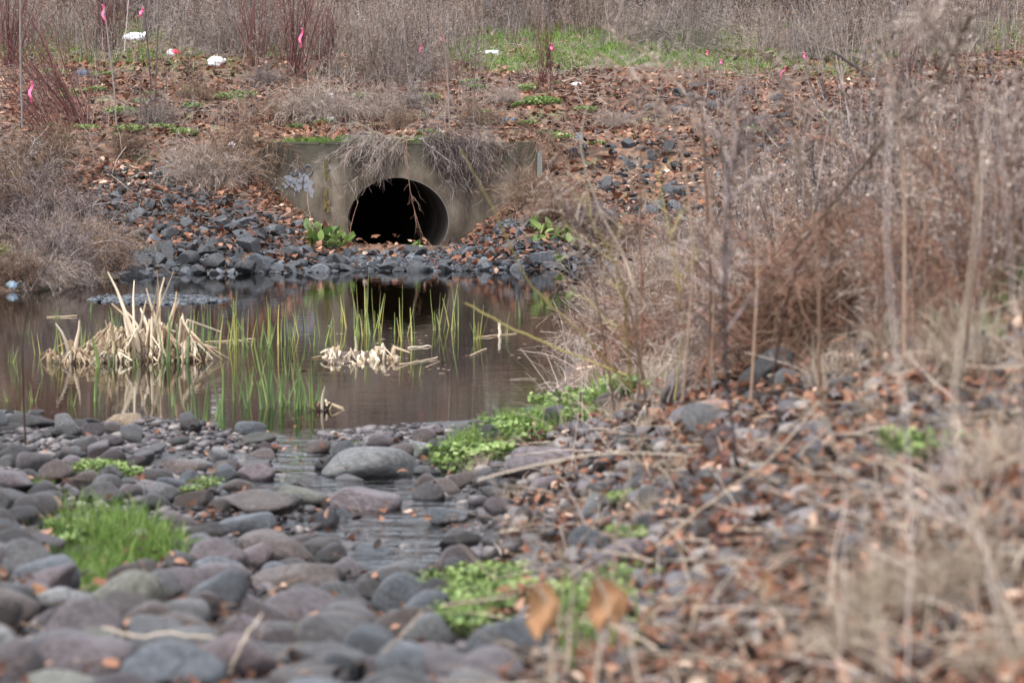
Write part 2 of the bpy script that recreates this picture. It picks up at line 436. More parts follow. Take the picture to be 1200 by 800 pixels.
vo = N.new('ShaderNodeTexVoronoi'); vo.inputs['Scale'].default_value = 14; L.new(tc.outputs['Object'], vo.inputs['Vector'])
nz = N.new('ShaderNodeTexNoise'); nz.inputs['Scale'].default_value = 5; nz.inputs['Detail'].default_value = 9; nz.inputs['Roughness'].default_value = .7; L.new(tc.outputs['Object'], nz.inputs['Vector'])
sv_ = N.new('ShaderNodeSeparateColor'); L.new(vo.outputs['Color'], sv_.inputs[0])
mm = N.new('ShaderNodeMath'); mm.operation = 'ADD'; L.new(sv_.outputs[0], mm.inputs[0]); L.new(nz.outputs['Fac'], mm.inputs[1])
m5 = N.new('ShaderNodeMath'); m5.operation = 'MULTIPLY'; m5.inputs[1].default_value = .6; L.new(mm.outputs[0], m5.inputs[0])
r1 = ramp(N, [(.025,.016,.012),(.055,.032,.022),(.10,.052,.03),(.16,.095,.06),(.10,.068,.05)], [.15,.4,.6,.85,1]); L.new(m5.outputs[0], r1.inputs[0])
r2 = ramp(N, [(.012,.010,.0095),(.028,.024,.022),(.055,.046,.042)], [.3,.5,.75]); L.new(nz.outputs['Fac'], r2.inputs[0])
r3 = ramp(N, [(.05,.05,.02),(.09,.11,.035),(.15,.16,.07)], [.3,.55,.8]); L.new(nz.outputs['Fac'], r3.inputs[0])
x1 = N.new('ShaderNodeMix'); x1.data_type = 'RGBA'; L.new(se.outputs[0], x1.inputs[0]); L.new(r1.outputs[0], x1.inputs[6]); L.new(r2.outputs[0], x1.inputs[7])
x2 = N.new('ShaderNodeMix'); x2.data_type = 'RGBA'; L.new(se.outputs[1], x2.inputs[0]); L.new(x1.outputs[2], x2.inputs[6]); L.new(r3.outputs[0], x2.inputs[7])
L.new(x2.outputs[2], b.inputs['Base Color'])
rr = N.new('ShaderNodeMapRange'); rr.inputs['To Min'].default_value = .9; rr.inputs['To Max'].default_value = .42; L.new(se.outputs[0], rr.inputs[0]); L.new(rr.outputs[0], b.inputs['Roughness'])
bp = N.new('ShaderNodeBump'); bp.inputs['Strength'].default_value = .8; bp.inputs['Distance'].default_value = .03; L.new(nz.outputs['Fac'], bp.inputs['Height']); L.new(bp.outputs[0], b.inputs['Normal'])
M['ground'] = m
go = gm.build('ground', m)
za = go.data.attributes.new('zone', 'FLOAT_COLOR', 'POINT')
zc = np.ones((nI * nJ, 4), np.float32); zc[:, 0] = mud.ravel(); zc[:, 1] = (green * (1 - np.clip(-gsd * 4, 0, 1))).ravel(); zc[:, 2] = 0
za.data.foreach_set('color', zc.ravel())
tag(go, 'leaf strewn earth banks around the pond', None, kind='structure')

# ------------------------------------------------------------------ water
m, N, L, b = new_mat('pond water')
N.remove(b)
fr = N.new('ShaderNodeFresnel'); fr.inputs['IOR'].default_value = 1.34
gl = N.new('ShaderNodeBsdfGlossy'); gl.inputs['Roughness'].default_value = .015; gl.inputs['Color'].default_value = (.95,.95,.95,1)
tr = N.new('ShaderNodeBsdfTransparent'); tr.inputs['Color'].default_value = (.32,.27,.20,1)
tc = N.new('ShaderNodeTexCoord'); mp = N.new('ShaderNodeMapping'); mp.inputs['Scale'].default_value = (1.6, 4.5, 1); L.new(tc.outputs['Object'], mp.inputs[0])
nz = N.new('ShaderNodeTexNoise'); nz.inputs['Scale'].default_value = 1.4; nz.inputs['Detail'].default_value = 3; L.new(mp.outputs[0], nz.inputs['Vector'])
bp = N.new('ShaderNodeBump'); bp.inputs['Strength'].default_value = .06; bp.inputs['Distance'].default_value = .02; L.new(nz.outputs['Fac'], bp.inputs['Height'])
spx = N.new('ShaderNodeSeparateXYZ'); L.new(tc.outputs['Object'], spx.inputs[0])
mr = N.new('ShaderNodeMapRange'); mr.inputs['From Min'].default_value = 14.6; mr.inputs['From Max'].default_value = 13.2; mr.inputs['To Min'].default_value = .06; mr.inputs['To Max'].default_value = 1.0
L.new(spx.outputs['Y'], mr.inputs[0]); L.new(mr.outputs[0], bp.inputs['Strength'])
nf = N.new('ShaderNodeTexNoise'); nf.inputs['Scale'].default_value = 14; nf.inputs['Detail'].default_value = 2; L.new(tc.outputs['Object'], nf.inputs['Vector'])
b2 = N.new('ShaderNodeBump'); b2.inputs['Distance'].default_value = .012; mr2 = N.new('ShaderNodeMapRange'); mr2.inputs['From Min'].default_value = 14.6; mr2.inputs['From Max'].default_value = 13.2; mr2.inputs['To Max'].default_value = .9; L.new(spx.outputs['Y'], mr2.inputs[0]); L.new(mr2.outputs[0], b2.inputs['Strength'])
L.new(nf.outputs['Fac'], b2.inputs['Height']); L.new(b2.outputs[0], bp.inputs['Normal'])
L.new(bp.outputs[0], gl.inputs['Normal']); L.new(bp.outputs[0], fr.inputs['Normal'])
mx = N.new('ShaderNodeMixShader'); L.new(fr.outputs[0], mx.inputs[0]); L.new(tr.outputs[0], mx.inputs[1]); L.new(gl.outputs[0], mx.inputs[2]); L.new(mx.outputs[0], N['Material Output'].inputs[0])
M['water'] = m
wm = MB(); wx, wy = np.meshgrid(np.linspace(-9, 2.2, 12), np.linspace(7.6, 33.2, 26), indexing='ij')
ii = np.arange(wx.size).reshape(wx.shape)
wm.add(np.stack([wx, wy, 0 * wx], -1).reshape(-1, 3), np.stack([ii[:-1, :-1], ii[1:, :-1], ii[1:, 1:], ii[:-1, 1:]], -1).reshape(-1, 4))
tag(wm.build('water', m), 'still dark pond water mirroring the bank', kind='structure')

# ------------------------------------------------------------------ culvert wall
m, N, L, b = new_mat('weathered concrete')
tc = N.new('ShaderNodeTexCoord')
n1 = N.new('ShaderNodeTexNoise'); n1.inputs['Scale'].default_value = 2.8; n1.inputs['Detail'].default_value = 12; n1.inputs['Roughness'].default_value = .65
mp = N.new('ShaderNodeMapping'); mp.inputs['Scale'].default_value = (1, 1, .55); L.new(tc.outputs['Object'], mp.inputs[0]); L.new(mp.outputs[0], n1.inputs['Vector'])
r1 = ramp(N, [(.045,.034,.025),(.115,.09,.064),(.175,.142,.105),(.30,.26,.21)], [.33,.46,.58,.75]); L.new(n1.outputs['Fac'], r1.inputs[0])
sp_ = N.new('ShaderNodeSeparateXYZ'); L.new(tc.outputs['Object'], sp_.inputs[0])
n2 = N.new('ShaderNodeTexNoise'); n2.inputs['Scale'].default_value = 6; n2.inputs['Detail'].default_value = 6
mp2 = N.new('ShaderNodeMapping'); mp2.inputs['Scale'].default_value = (1, 1, .18); L.new(tc.outputs['Object'], mp2.inputs[0]); L.new(mp2.outputs[0], n2.inputs['Vector'])
ma = N.new('ShaderNodeMath'); ma.operation = 'MULTIPLY_ADD'; ma.inputs[1].default_value = .5; L.new(n2.outputs['Fac'], ma.inputs[0]); L.new(sp_.outputs['Z'], ma.inputs[2])
mr = N.new('ShaderNodeMapRange'); mr.inputs['From Min'].default_value = 1.28; mr.inputs['From Max'].default_value = 1.5; L.new(ma.outputs[0], mr.inputs[0])
x1 = N.new('ShaderNodeMix'); x1.data_type = 'RGBA'; L.new(mr.outputs[0], x1.inputs[0]); L.new(r1.outputs[0], x1.inputs[6]); x1.inputs[7].default_value = (.065,.058,.04,1)   # algae band under the top
rs = ramp(N, [(.5,.47,.43),(1,1,1),(1.2,1.2,1.2)], [.36,.52,.8]); L.new(n2.outputs['Fac'], rs.inputs[0])
xs = N.new('ShaderNodeMix'); xs.data_type = 'RGBA'; xs.blend_type = 'MULTIPLY'; xs.inputs[0].default_value = .85; L.new(x1.outputs[2], xs.inputs[6]); L.new(rs.outputs[0], xs.inputs[7])
L.new(xs.outputs[2], b.inputs['Base Color']); b.inputs['Roughness'].default_value = .85
n3 = N.new('ShaderNodeTexNoise'); n3.inputs['Scale'].default_value = 30; n3.inputs['Detail'].default_value = 6; L.new(tc.outputs['Object'], n3.inputs['Vector'])
bp = N.new('ShaderNodeBump'); bp.inputs['Strength'].default_value = .5; bp.inputs['Distance'].default_value = .01; L.new(n3.outputs['Fac'], bp.inputs['Height']); L.new(bp.outputs[0], b.inputs['Normal'])
M['concrete'] = m
def plain(name, c, rough=.6, **k):
    m, N, L, b = new_mat(name)
    tc = N.new('ShaderNodeTexCoord'); nz = N.new('ShaderNodeTexNoise'); nz.inputs['Scale'].default_value = k.get('scale', 12); nz.inputs['Detail'].default_value = 6
    L.new(tc.outputs['Object'], nz.inputs['Vector'])
    c = np.array(c); r = ramp(N, [tuple(c * .65), tuple(c), tuple(np.minimum(c * 1.15, .9))], [.3,.5,.75]); L.new(nz.outputs['Fac'], r.inputs[0]); L.new(r.outputs[0], b.inputs['Base Color'])
    b.inputs['Roughness'].default_value = rough
    return m
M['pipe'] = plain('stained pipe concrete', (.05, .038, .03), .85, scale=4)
TOPZ = 1.34
PCX, PCZ, PRX, PRZ = -1.35, .40, .60, .52
wall = empty('culvert_headwall', (0, 0, 0))
tag(wall, 'weathered concrete culvert wall with a dark arched pipe mouth', 'culvert')
def bm_obj(bm, name, mat, parent=None, smooth=False):
    me = bpy.data.meshes.new(name); bm.to_mesh(me); bm.free()
    for p in me.polygons: p.use_smooth = smooth
    me.materials.append(mat)
    o = bpy.data.objects.new(name, me); COL.objects.link(o)
    if parent: o.parent = parent
    return o
def holed_slab():
    bm = bmesh.new(); K = 64
    th = [2 * PI * k / K for k in range(K)]
    x0, x1, z0, z1 = WX0, WX1 - .30, -.45, TOPZ - .03
    def rect(t):
        c, s = math.cos(t), math.sin(t); f = 1e9
        if c > 1e-6: f = min(f, (x1 - PCX) / c)
        if c < -1e-6: f = min(f, (x0 - PCX) / c)
        if s > 1e-6: f = min(f, (z1 - PCZ) / s)
        if s < -1e-6: f = min(f, (z0 - PCZ) / s)
        return PCX + c * f, PCZ + s * f
    ths = sorted(th + [math.atan2(z - PCZ, x - PCX) % (2 * PI) for x in (x0, x1) for z in (z0, z1)])
    inner = [(PCX + PRX * math.cos(t), PCZ + PRZ * math.sin(t)) for t in ths]; outer = [rect(t) for t in ths]
    rings = {}
    for nm, pts, y in (('if', inner, WY), ('of', outer, WY), ('ib', inner, WY + .35), ('ob', outer, WY + .35)):
        rings[nm] = [bm.verts.new((p[0], y, p[1])) for p in pts]
    n = len(ths)
    for k in range(n):
        j = (k + 1) % n
        bm.faces.new((rings['if'][k], rings['of'][k], rings['of'][j], rings['if'][j]))
        bm.faces.new((rings['of'][k], rings['ob'][k], rings['ob'][j], rings['of'][j]))
        bm.faces.new((rings['ib'][j], rings['ob'][j], rings['ob'][k], rings['ib'][k]))
        bm.faces.new((rings['if'][j], rings['ib'][j], rings['ib'][k], rings['if'][k]))
    bmesh.ops.recalc_face_normals(bm, faces=bm.faces)
    return bm
bm_obj(holed_slab(), 'wall_face', M['concrete'], wall)
def prism(pts, y0, y1, name, mat, parent, bev=.012):
    bm = bmesh.new()
    a = [bm.verts.new((p[0], p[2] if len(p) > 2 else y0, p[1])) for p in pts]
    c = [bm.verts.new((p[0], (p[2] if len(p) > 2 else y0) + (y1 - y0), p[1])) for p in pts]
    bm.faces.new(a[::-1]); bm.faces.new(c)
    for k in range(len(a)):
        j = (k + 1) % len(a); bm.faces.new((a[k], a[j], c[j], c[k]))
    bmesh.ops.recalc_face_normals(bm, faces=bm.faces)
    if bev: bmesh.ops.bevel(bm, geom=bm.edges[:], offset=bev, segments=2, affect='EDGES')
    return bm_obj(bm, name, mat, parent)
# coping, with a chipped notch near (378,167)
prism([(WX0, TOPZ - .032), (WX0 + .50, TOPZ - .032), (WX0 + .50, TOPZ), (WX0, TOPZ)], WY - .004, WY + .36, 'coping', M['concrete'], wall, .006)
prism([(WX0 + .56, TOPZ - .032), (WX1 - .30, TOPZ - .032), (WX1 - .30, TOPZ), (WX0 + .56, TOPZ)], WY - .004, WY + .36, 'coping', M['concrete'], wall, .006)
prism([(WX1 - .297, -.4), (WX1, -.4), (WX1, TOPZ + .004), (WX1 - .297, TOPZ + .004)], WY + .012, WY + .37, 'wall_end', M['concrete'], wall, .008)
prism([(WX0 - .003, -.3, WY), (WX0 - .003, TOPZ, WY), (WX0 - .10, TOPZ - .0, WY + .0), (WX0 - .12, -.3, WY)], WY, WY + .3, 'wall_joint', M['concrete'], wall, .006)
prism([(WX0 - .13, -.3, WY - .01), (WX0 - .11, TOPZ - .02, WY - .01), (WX0 - .52, .95, WY - .4), (WX0 - .56, -.3, WY - .4)], 0, .25, 'wing_wall', M['concrete'], wall, .008)
# pipe barrel running back and to one side, with ring joints
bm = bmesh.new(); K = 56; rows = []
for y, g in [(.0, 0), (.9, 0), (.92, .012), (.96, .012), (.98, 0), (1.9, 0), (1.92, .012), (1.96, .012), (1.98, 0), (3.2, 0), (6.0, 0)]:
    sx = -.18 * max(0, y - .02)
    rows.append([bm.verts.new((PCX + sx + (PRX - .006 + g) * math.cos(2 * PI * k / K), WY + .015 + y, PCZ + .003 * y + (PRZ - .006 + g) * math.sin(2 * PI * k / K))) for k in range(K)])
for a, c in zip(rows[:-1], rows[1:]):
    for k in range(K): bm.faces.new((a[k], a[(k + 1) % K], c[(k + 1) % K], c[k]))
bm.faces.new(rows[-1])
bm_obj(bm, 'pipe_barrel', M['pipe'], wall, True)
# graffiti: two dark outlined rings, white paint blots and an ochre stain, thin paint just proud of the face
M['paint_w'] = plain('chalky white paint', (.30, .31, .34), .7, scale=25)
M['paint_d'] = plain('dark blue grey paint', (.09, .10, .12), .7)
M['ochre'] = plain('ochre lichen stain', (.15, .11, .04), .8, scale=20)
def wall_uv(u, v): return np.array(at(u, v, WY - .004))
gp = MB()
for (u, v, ru, rv) in ((345, 199, 5.5, 6.5), (361, 200, 5, 6)):
    t = np.linspace(0, 2 * PI, 22)
    P = np.stack([wall_uv(u + ru * math.cos(a), v + rv * math.sin(a)) for a in t])[None]
    gp.tubes(P, [.014], [.014], 6, .12, ref=np.array([[0, 1, 0]]))
gp.tubes(np.stack([wall_uv(u, v) for u, v in ((351, 203), (354, 197), (357, 196))])[None], [.01], [.01], 6, .12, ref=np.array([[0, 1, 0]]))
gp.build('graffiti_letters', M['paint_d'], wall)
def blot(name, mat, spots, thick=.003, yoff=0.0):
    mb = MB(); r = np.random.default_rng(3)
    for si, (u, v, ru, rv) in enumerate(spots):
        yo = yoff + .0005 * si; K = 26; t = np.arange(K) * 2 * PI / K
        rad = 1 + .3 * (np.sin(2 * t + r.random() * 6) * .5 + np.sin(3 * t + r.random() * 6) * .5 + np.sin(5 * t + r.random() * 6) * .3)
        c = wall_uv(u, v) + np.array([0, -yo, 0]); ring = np.stack([wall_uv(u + ru * rad[k] * math.cos(t[k]), v + rv * rad[k] * math.sin(t[k])) for k in range(K)]) + np.array([0, -yo, 0])
        back = ring + np.array([0, thick + .004, 0])
        V = np.concatenate([[c], ring, back])
        F = [(0, 1 + k, 1 + (k + 1) % K) for k in range(K)]; F2 = [(1 + k, 1 + K + k, 1 + K + (k + 1) % K, 1 + (k + 1) % K) for k in range(K)]
        mb.add(V, F); mb.f[4].append(np.array(F2) + mb.n - len(V))
    return mb.build(name, mat, wall, False)
blot('white_paint', M['paint_w'], [(342, 212, 8, 5), (350, 218, 4, 6), (361, 217, 5, 7), (358, 209, 3, 6), (337, 208, 4, 3), (386, 196, 2, 3), (307, 228, 4, 9), (312, 215, 2, 5), (365, 226, 3, 5)] + [(u, v, a, b_) for u, v, a, b_ in zip(rng.normal(352, 11, 40), rng.normal(214, 7, 40), rng.uniform(.6, 2.2, 40), rng.uniform(.6, 2.6, 40))])
blot('lichen_stain', M['ochre'], [(382, 205, 1.6, 7), (384, 240, 2, 6)] + [(u, v, a, b_) for u, v, a, b_ in zip(rng.normal(383, 2.2, 40), rng.uniform(185, 250, 40), rng.uniform(.5, 1.6, 40), rng.uniform(.8, 3.6, 40))], yoff=.002)

# ------------------------------------------------------------------ stones
def ico(sub):
    bm = bmesh.new(); bmesh.ops.create_icosphere(bm, subdivisions=sub, radius=1)
    V = np.array([v.co[:] for v in bm.verts]); F = np.array([[v.index for v in f.verts] for f in bm.faces]); bm.free()
    return V, F
ICO = {k: ico(k) for k in (1, 2, 3, 4)}
def rock_verts(r, sub, soft, nplane=14, amp=.05, dmin=.62):
    V, F = ICO[sub]
    n = r.normal(size=(nplane, 3)); n /= np.linalg.norm(n, axis=1, keepdims=True)
    d = r.uniform(dmin, 1.0, nplane)
    dot = V @ n.T
    R = np.where(dot > .05, d / np.maximum(dot, .05), 9)
    R = np.concatenate([R, np.full((len(V), 1), 1.05)], 1)
    k = soft
    rad = -np.log(np.exp(-k * R).sum(1)) / k
    ph = r.random((6, 3)) * 6; fr = r.normal(0, 2.2, (6, 3))
    nn = sum(np.sin(V @ fr[i] + ph[i, 0]) for i in range(6)) / 6
    W = V * (rad * (1 + amp * nn))[:, None]
    return W / np.abs(W).max(0), F
def scat(mb, variants, P, S, RZ, tilt=.25, tint=None):
    for k, (V, F) in enumerate(variants):
        sel = np.arange(len(P)) % len(variants) == k
        p, s_, a = P[sel], S[sel], RZ[sel]; n = len(p)
        if n == 0: continue
        c, s = np.cos(a), np.sin(a); tl = rng.normal(0, tilt, n)
        X = V[None, :, 0] * s_[:, None, 0]; Y = V[None, :, 1] * s_[:, None, 1]; Z = V[None, :, 2] * s_[:, None, 2]
        X2 = X * np.cos(tl)[:, None] - Z * np.sin(tl)[:, None]; Z2 = X * np.sin(tl)[:, None] + Z * np.cos(tl)[:, None]
        W = np.stack([X2 * c[:, None] - Y * s[:, None] + p[:, None, 0], X2 * s[:, None] + Y * c[:, None] + p[:, None, 1], Z2 + p[:, None, 2]], -1)
        t = rng.random(n) if tint is None else tint[sel]
        mb.add(W.reshape(-1, 3), (F[None] + (np.arange(n) * len(V))[:, None, None]).reshape(-1, 3), np.repeat(t, len(V)))
r_ = np.random.default_rng(21)
cob_mesh, rip_mesh = [], []
for k in range(22):
    V, F = rock_verts(r_, 4, (5, 9, 26)[k % 3], 11, .11, .5); mb = MB(); mb.add(V, F)
    cob_mesh.append(mb.mesh('cobble', STONES['grey'], True))
for k in range(18):
    V, F = rock_verts(r_, 4, 130, 9 + k % 5, .012, .38); mb = MB(); mb.add(V, F)
    rip_mesh.append(mb.mesh('riprap_rock', RIP['slate grey'], False))
small_cob = [rock_verts(r_, 2, 12, 8, .05) for k in range(10)]
small_rip = [rock_verts(r_, 3, 100, 9, .015, .4) for k in range(12)]
placed = []           # (x, y, r)
def clash(x, y, r, f=.8):
    for a, b_, c in placed:
        if abs(a - x) < (r + c) and (a - x) ** 2 + (b_ - y) ** 2 < ((r + c) * f) ** 2: return True
    return False
def stone(name, mesh, mat, p, s, rot, label, cat, group):
    o = bpy.data.objects.new(name, mesh); COL.objects.link(o)
    o.location = p; o.scale = s; o.rotation_euler = rot
    o.material_slots[0].link = 'OBJECT'; o.material_slots[0].material = mat
    tag(o, label, cat, group); return o
HAND = [  # u, v, w, h (photo pixels), colour, label
 (18,785,72,60,'purplish grey','large rounded purplish stone in the bottom corner'),(97,778,104,72,'purplish grey','broadest pale purplish boulder in the bottom corner'),
 (24,668,64,56,'grey','blotchy grey boulder beside the bright grass tuft'),(10,712,42,48,'brown','dark brown stone under the blotchy grey boulder'),
 (45,700,30,24,'orange brown','orange brown stone under the bright grass tuft'),(140,722,80,56,'brown','large purplish brown stone under the bright grass tuft'),
 (200,768,112,60,'grey','wide smooth grey stone at the bottom edge'),(68,732,66,34,'purplish grey','flat purplish stone above the bottom corner boulders'),
 (276,742,46,40,'brown','round brown stone above the pale dry stick'),(308,768,76,40,'grey','oval grey stone beside the pale dry stick'),
 (357,717,92,42,'purplish grey','long smooth purplish grey stone leaning under the brown one'),(350,687,104,42,'brown','long brown stone under the dark slab rock'),
 (330,650,114,50,'brown','dark brown overhanging slab rock by the stream pool'),(291,617,82,32,'bluish grey','light smooth oval stone above the dark slab rock'),
 (298,597,96,26,'brown','flat brown slab above the light oval stone'),(350,583,64,32,'olive grey','olive grey rounded stone left of the smooth purple boulder'),
 (430,551,134,52,'pale grey','big pale boulder where the pond spills out'),(425,591,90,42,'purplish grey','smooth purplish grey boulder under the big pale boulder'),
 (380,758,52,38,'olive grey','round greenish grey stone near the bottom edge'),(325,796,72,30,'grey','grey stone cut by the bottom edge'),
 (56,592,42,28,'tan','tan rounded stone above the bright grass tuft'),(143,495,46,18,'tan','tan smooth stone lying at the waterline'),
 (84,546,46,24,'purplish grey','purplish stone left of the small lime herbs'),(213,548,58,24,'brown','brown domed stone on the mud shore'),
 (300,518,46,20,'olive grey','dark olive stone at the pond edge'),(205,568,44,20,'bluish grey','bluish stone on the gravel bar'),(172,572,34,18,'pale grey','pale stone on the gravel bar'),
 (433,653,58,32,'bluish grey','bluish stone sitting in the bright pool'),(455,676,66,24,'grey','flat grey stone under the bright pool'),(428,695,32,26,'dark','small dark stone under the bright pool'),
 (535,634,60,36,'dark','dark wet stone on the stream edge'),(530,605,60,24,'bluish grey','flat stone in the stream by the smooth boulder'),(540,664,50,36,'reddish purple','reddish purple stone beside the green herbs'),
 (503,671,30,20,'grey','small grey stone beside the stream'),(425,735,88,40,'dark','dark slab stone beside the long smooth stone'),(607,762,100,84,'bluish grey','blue-grey angular boulder behind the withered leaves'),
 (500,778,90,30,'purplish grey','purplish stone at the bottom under green herbs'),(640,539,104,46,'purplish grey','long flat purplish stone on the bank'),(640,572,60,26,'purplish grey','stone under the long flat stone'),
 (692,638,60,54,'bluish grey','bluish stone on the middle of the bank'),(722,665,84,50,'purplish grey','wide purplish stone above the curled brown leaf'),(838,483,50,38,'pinkish','pinkish rounded stone on the bank'),
 (850,517,48,38,'reddish purple','purple stone under the pinkish stone'),(925,449,56,30,'grey','smooth grey stone under the black weathered rock'),(972,437,50,30,'reddish purple','purplish stone beside the black weathered rock'),
 (1020,408,44,28,'reddish purple','reddish stone beyond the black weathered rock'),(1112,368,66,24,'bluish grey','flat bluish stone high on the bank'),(800,467,50,30,'reddish purple','purplish stone left of the pinkish stone'),
 (905,562,44,26,'bluish grey','bluish stone in the middle of the leafy bank'),(935,553,36,26,'purplish grey','purplish stone in the middle of the leafy bank'),(925,598,40,28,'bluish grey','bluish stone lower on the leafy bank'),
 (860,600,56,46,'grey','grey stone on the leafy bank'),(850,660,60,40,'grey','half buried grey stone lower on the bank'),(370,610,28,16,'bluish grey','small bluish stone in the pool edge'),(402,607,26,18,'bluish grey','small stone under the smooth purplish boulder'),
 (575,560,40,22,'dark','dark stone left of the long flat stone'),(770,590,50,34,'grey','grey stone left on the leafy bank'),(1140,628,40,24,'brown','brown stone in the leaves high on the bank'),(990,700,50,34,'grey','grey stone beside the moss tuft')]
for k, (u, v, w, h, c, lab) in enumerate(HAND):
    p = g1(u, v + h * .32); d = p[1]; w, h = (w * 1.2, h * 1.1) if v > 660 else (w, h); sx, sz = w / 2 / FPX * d, h / 2 / FPX * d
    sy = sx * (.62 + .2 * ((k * 7) % 5) / 5)
    sz = max(sz * 1.12, sx * .4)
    p = p + np.array([0, sy * .3, sz * .55])
    stone('cobble', cob_mesh[k % 22], STONES[c], p, (sx * 1.04, sy, sz), (rng.normal(0, .08), rng.normal(0, .1), rng.normal(0, .2) + (PI if k % 2 else 0)), lab, 'stone', 'cobbles on the near shore')
    _used[lab] = 1
    placed.append((p[0], p[1], sx * 1.05))
def inpoly(u, v, poly):
    ins = np.zeros(np.shape(u), bool)
    for k in range(len(poly)):
        a, b_ = poly[k], poly[(k + 1) % len(poly)]
        ins ^= ((a[1] > v) != (b_[1] > v)) & (u < (b_[0] - a[0]) * (v - a[1]) / (b_[1] - a[1] + 1e-9) + a[0])
    return ins
def sample(poly, n):
    poly = np.array(poly, float); lo, hi = poly.min(0), poly.max(0); U = []
    while sum(map(len, U)) < n:
        q = rng.uniform(lo, hi, (n * 3, 2)); U.append(q[inpoly(q[:, 0], q[:, 1], poly)])
    return np.concatenate(U)[:n]
BED = [(-40,500),(150,506),(340,508),(560,506),(600,525),(590,600),(560,640),(540,700),(600,760),(620,860),(-40,860)]
BANK = [(600,500),(700,470),(860,440),(960,440),(1230,380),(1230,860),(600,860),(560,700),(600,600)]
cands = np.concatenate([sample(BED, 1300), sample(BANK, 200)])
W_ = G(cands[:, 0], cands[:, 1]); nb = len(HAND); order = []
for k in range(len(W_)):
    bed = k < 1300
    d = W_[k, 1]; pxr = (12 + 30 * rng.random() ** 1.8) * np.interp(d, [5.5, 7, 10, 14], [1.45, 1.15, .62, .45]) if bed else rng.uniform(10, 28)
    order.append((pxr * d / FPX, k, bed))
order.sort(reverse=True)
NOGO = [[(385,600),(560,585),(565,660),(440,690),(390,650)], [(62,610),(205,600),(215,690),(60,705)], [(520,690),(620,680),(630,770),(520,770)], [(340,500),(450,500),(440,530),(340,535)]]
cw = ['purplish grey', 'brown', 'bluish grey', 'brown', 'purplish grey', 'dark', 'grey', 'reddish purple', 'grey', 'dark', 'brown', 'purplish grey', 'bluish grey', 'brown', 'pale grey', 'olive grey', 'dark', 'dark']
for s, k, bed in order:
    if nb >= 300: break
    x, y, z = W_[k]
    if clash(x, y, s, .72 if bed else 1.0): continue
    u_, v_ = cands[k]
    if bed and s > .035 and any(inpoly(np.array([u_]), np.array([v_]), np.array(pl, float))[0] for pl in NOGO): continue
    placed.append((x, y, s)); c = cw[int(rng.integers(18))]
    asp = rng.uniform(.6, .95); flat = rng.uniform(.5, .9)
    adj = ('large' if s > .11 else 'medium' if s > .07 else 'small') + (' flat ' if flat < .58 else ' ')
    p = (x, y, z + s * flat * .62)
    lab = where_label(adj + c + ' cobble', p)
    stone('cobble', cob_mesh[k % 22], STONES[c], p, (s * 1.15, s * asp, s * flat), (rng.normal(0, .15), rng.normal(0, .15), rng.random() * 6.28 if not bed else rng.normal(0, .5)), lab, 'stone', 'cobbles on the near shore')
    nb += 1
# pebbles between the cobbles, too many to count
def tint_stone_mat(name, cols, rough):
    m = plant_mat(name, cols, rough, noise=.2, nscale=25, objvar=0); return m
M['pebble'] = tint_stone_mat('pebble gravel', [(.016,.014,.014),(.038,.033,.034),(.068,.060,.064),(.10,.087,.088),(.19,.165,.15)], .5)
q1 = np.concatenate([sample(BED, 5200), sample([(-40,488),(560,500),(560,525),(-40,530)], 1500), sample(BANK, 2200)]); P = G(q1[:, 0], q1[:, 1]); P = P[(P[:, 2] > -.012) | (rng.random(len(P)) < .06)]; n = len(P)
s = rng.uniform(.008, .020, n) * (1 + .9 * (rng.random(n) > .85)); P[:, 2] += s * .2
pm = MB(); scat(pm, small_cob, P, np.stack([s * 1.25, s, s * .65], -1), rng.random(n) * 6.28)
q1 = np.concatenate([sample([(560,540),(700,480),(860,445),(960,440),(940,860),(620,860),(560,700)], 700), sample([(940,440),(1230,380),(1230,860),(940,860)], 240)]); P = G(q1[:, 0], q1[:, 1]); s = rng.uniform(.018, .052, len(P)); P[:, 2] += s * .35
scat(pm, small_cob, P, np.stack([s * 1.2, s, s * .7], -1), rng.random(len(P)) * 6.28, .3)
tag(pm.build('pebble_gravel', M['pebble']), 'wet pebbles and gravel filling the gaps between cobbles', kind='stuff')
# --- riprap
RA = [(30,225),(120,206),(190,198),(250,222),(298,246),(350,268),(410,290),(415,322),(280,324),(150,330),(105,305),(60,285)]
RB = [(370,288),(430,296),(520,296),(560,284),(640,288),(725,300),(722,318),(560,322),(400,322)]
RC = [(664,175),(690,150),(740,112),(840,88),(925,95),(930,330),(760,330),(735,310),(690,262),(676,200)]
RD = [(545,283),(600,258),(628,262),(600,284)]
ranges = [(RA, 1700, .02, .10), (RB, 800, .02, .075), (RC, 420, .02, .10), (RD, 60, .02, .06)]
big = [(678,180,26,22,'slate grey','big angular rock beyond the wall corner'),(325,274,34,20,'slate grey','large angular rock beside the wall foot'),(197,299,22,28,'light bluish','upright slab rock standing at the far shore'),
 (160,212,24,12,'dark grey','long dark rock at the top of the riprap bank'),(180,227,26,12,'slate grey','flat slate rock at the top of the riprap bank'),(627,303,44,16,'light bluish','pale slab at the water right of the pipe'),
 (762,250,26,18,'slate grey','dark rock in the leaves on the far slope'),(240,236,16,14,'light bluish','pale bluish rock on the riprap bank'),(640,312,30,14,'light bluish','second pale slab at the water right of the pipe'),
 (712,218,16,22,'light bluish','pale upright rock on the leafy far slope'),(215,265,30,18,'slate grey','broad slate rock in the riprap bank'),(285,278,34,16,'slate grey','low broad rock near the shore in the riprap bank')]
placed_r = []
def clash_r(x, y, r, f):
    for a, b_, c in placed_r:
        if (a - x) ** 2 + (b_ - y) ** 2 < ((r + c) * f) ** 2: return True
    return False
nr = 0
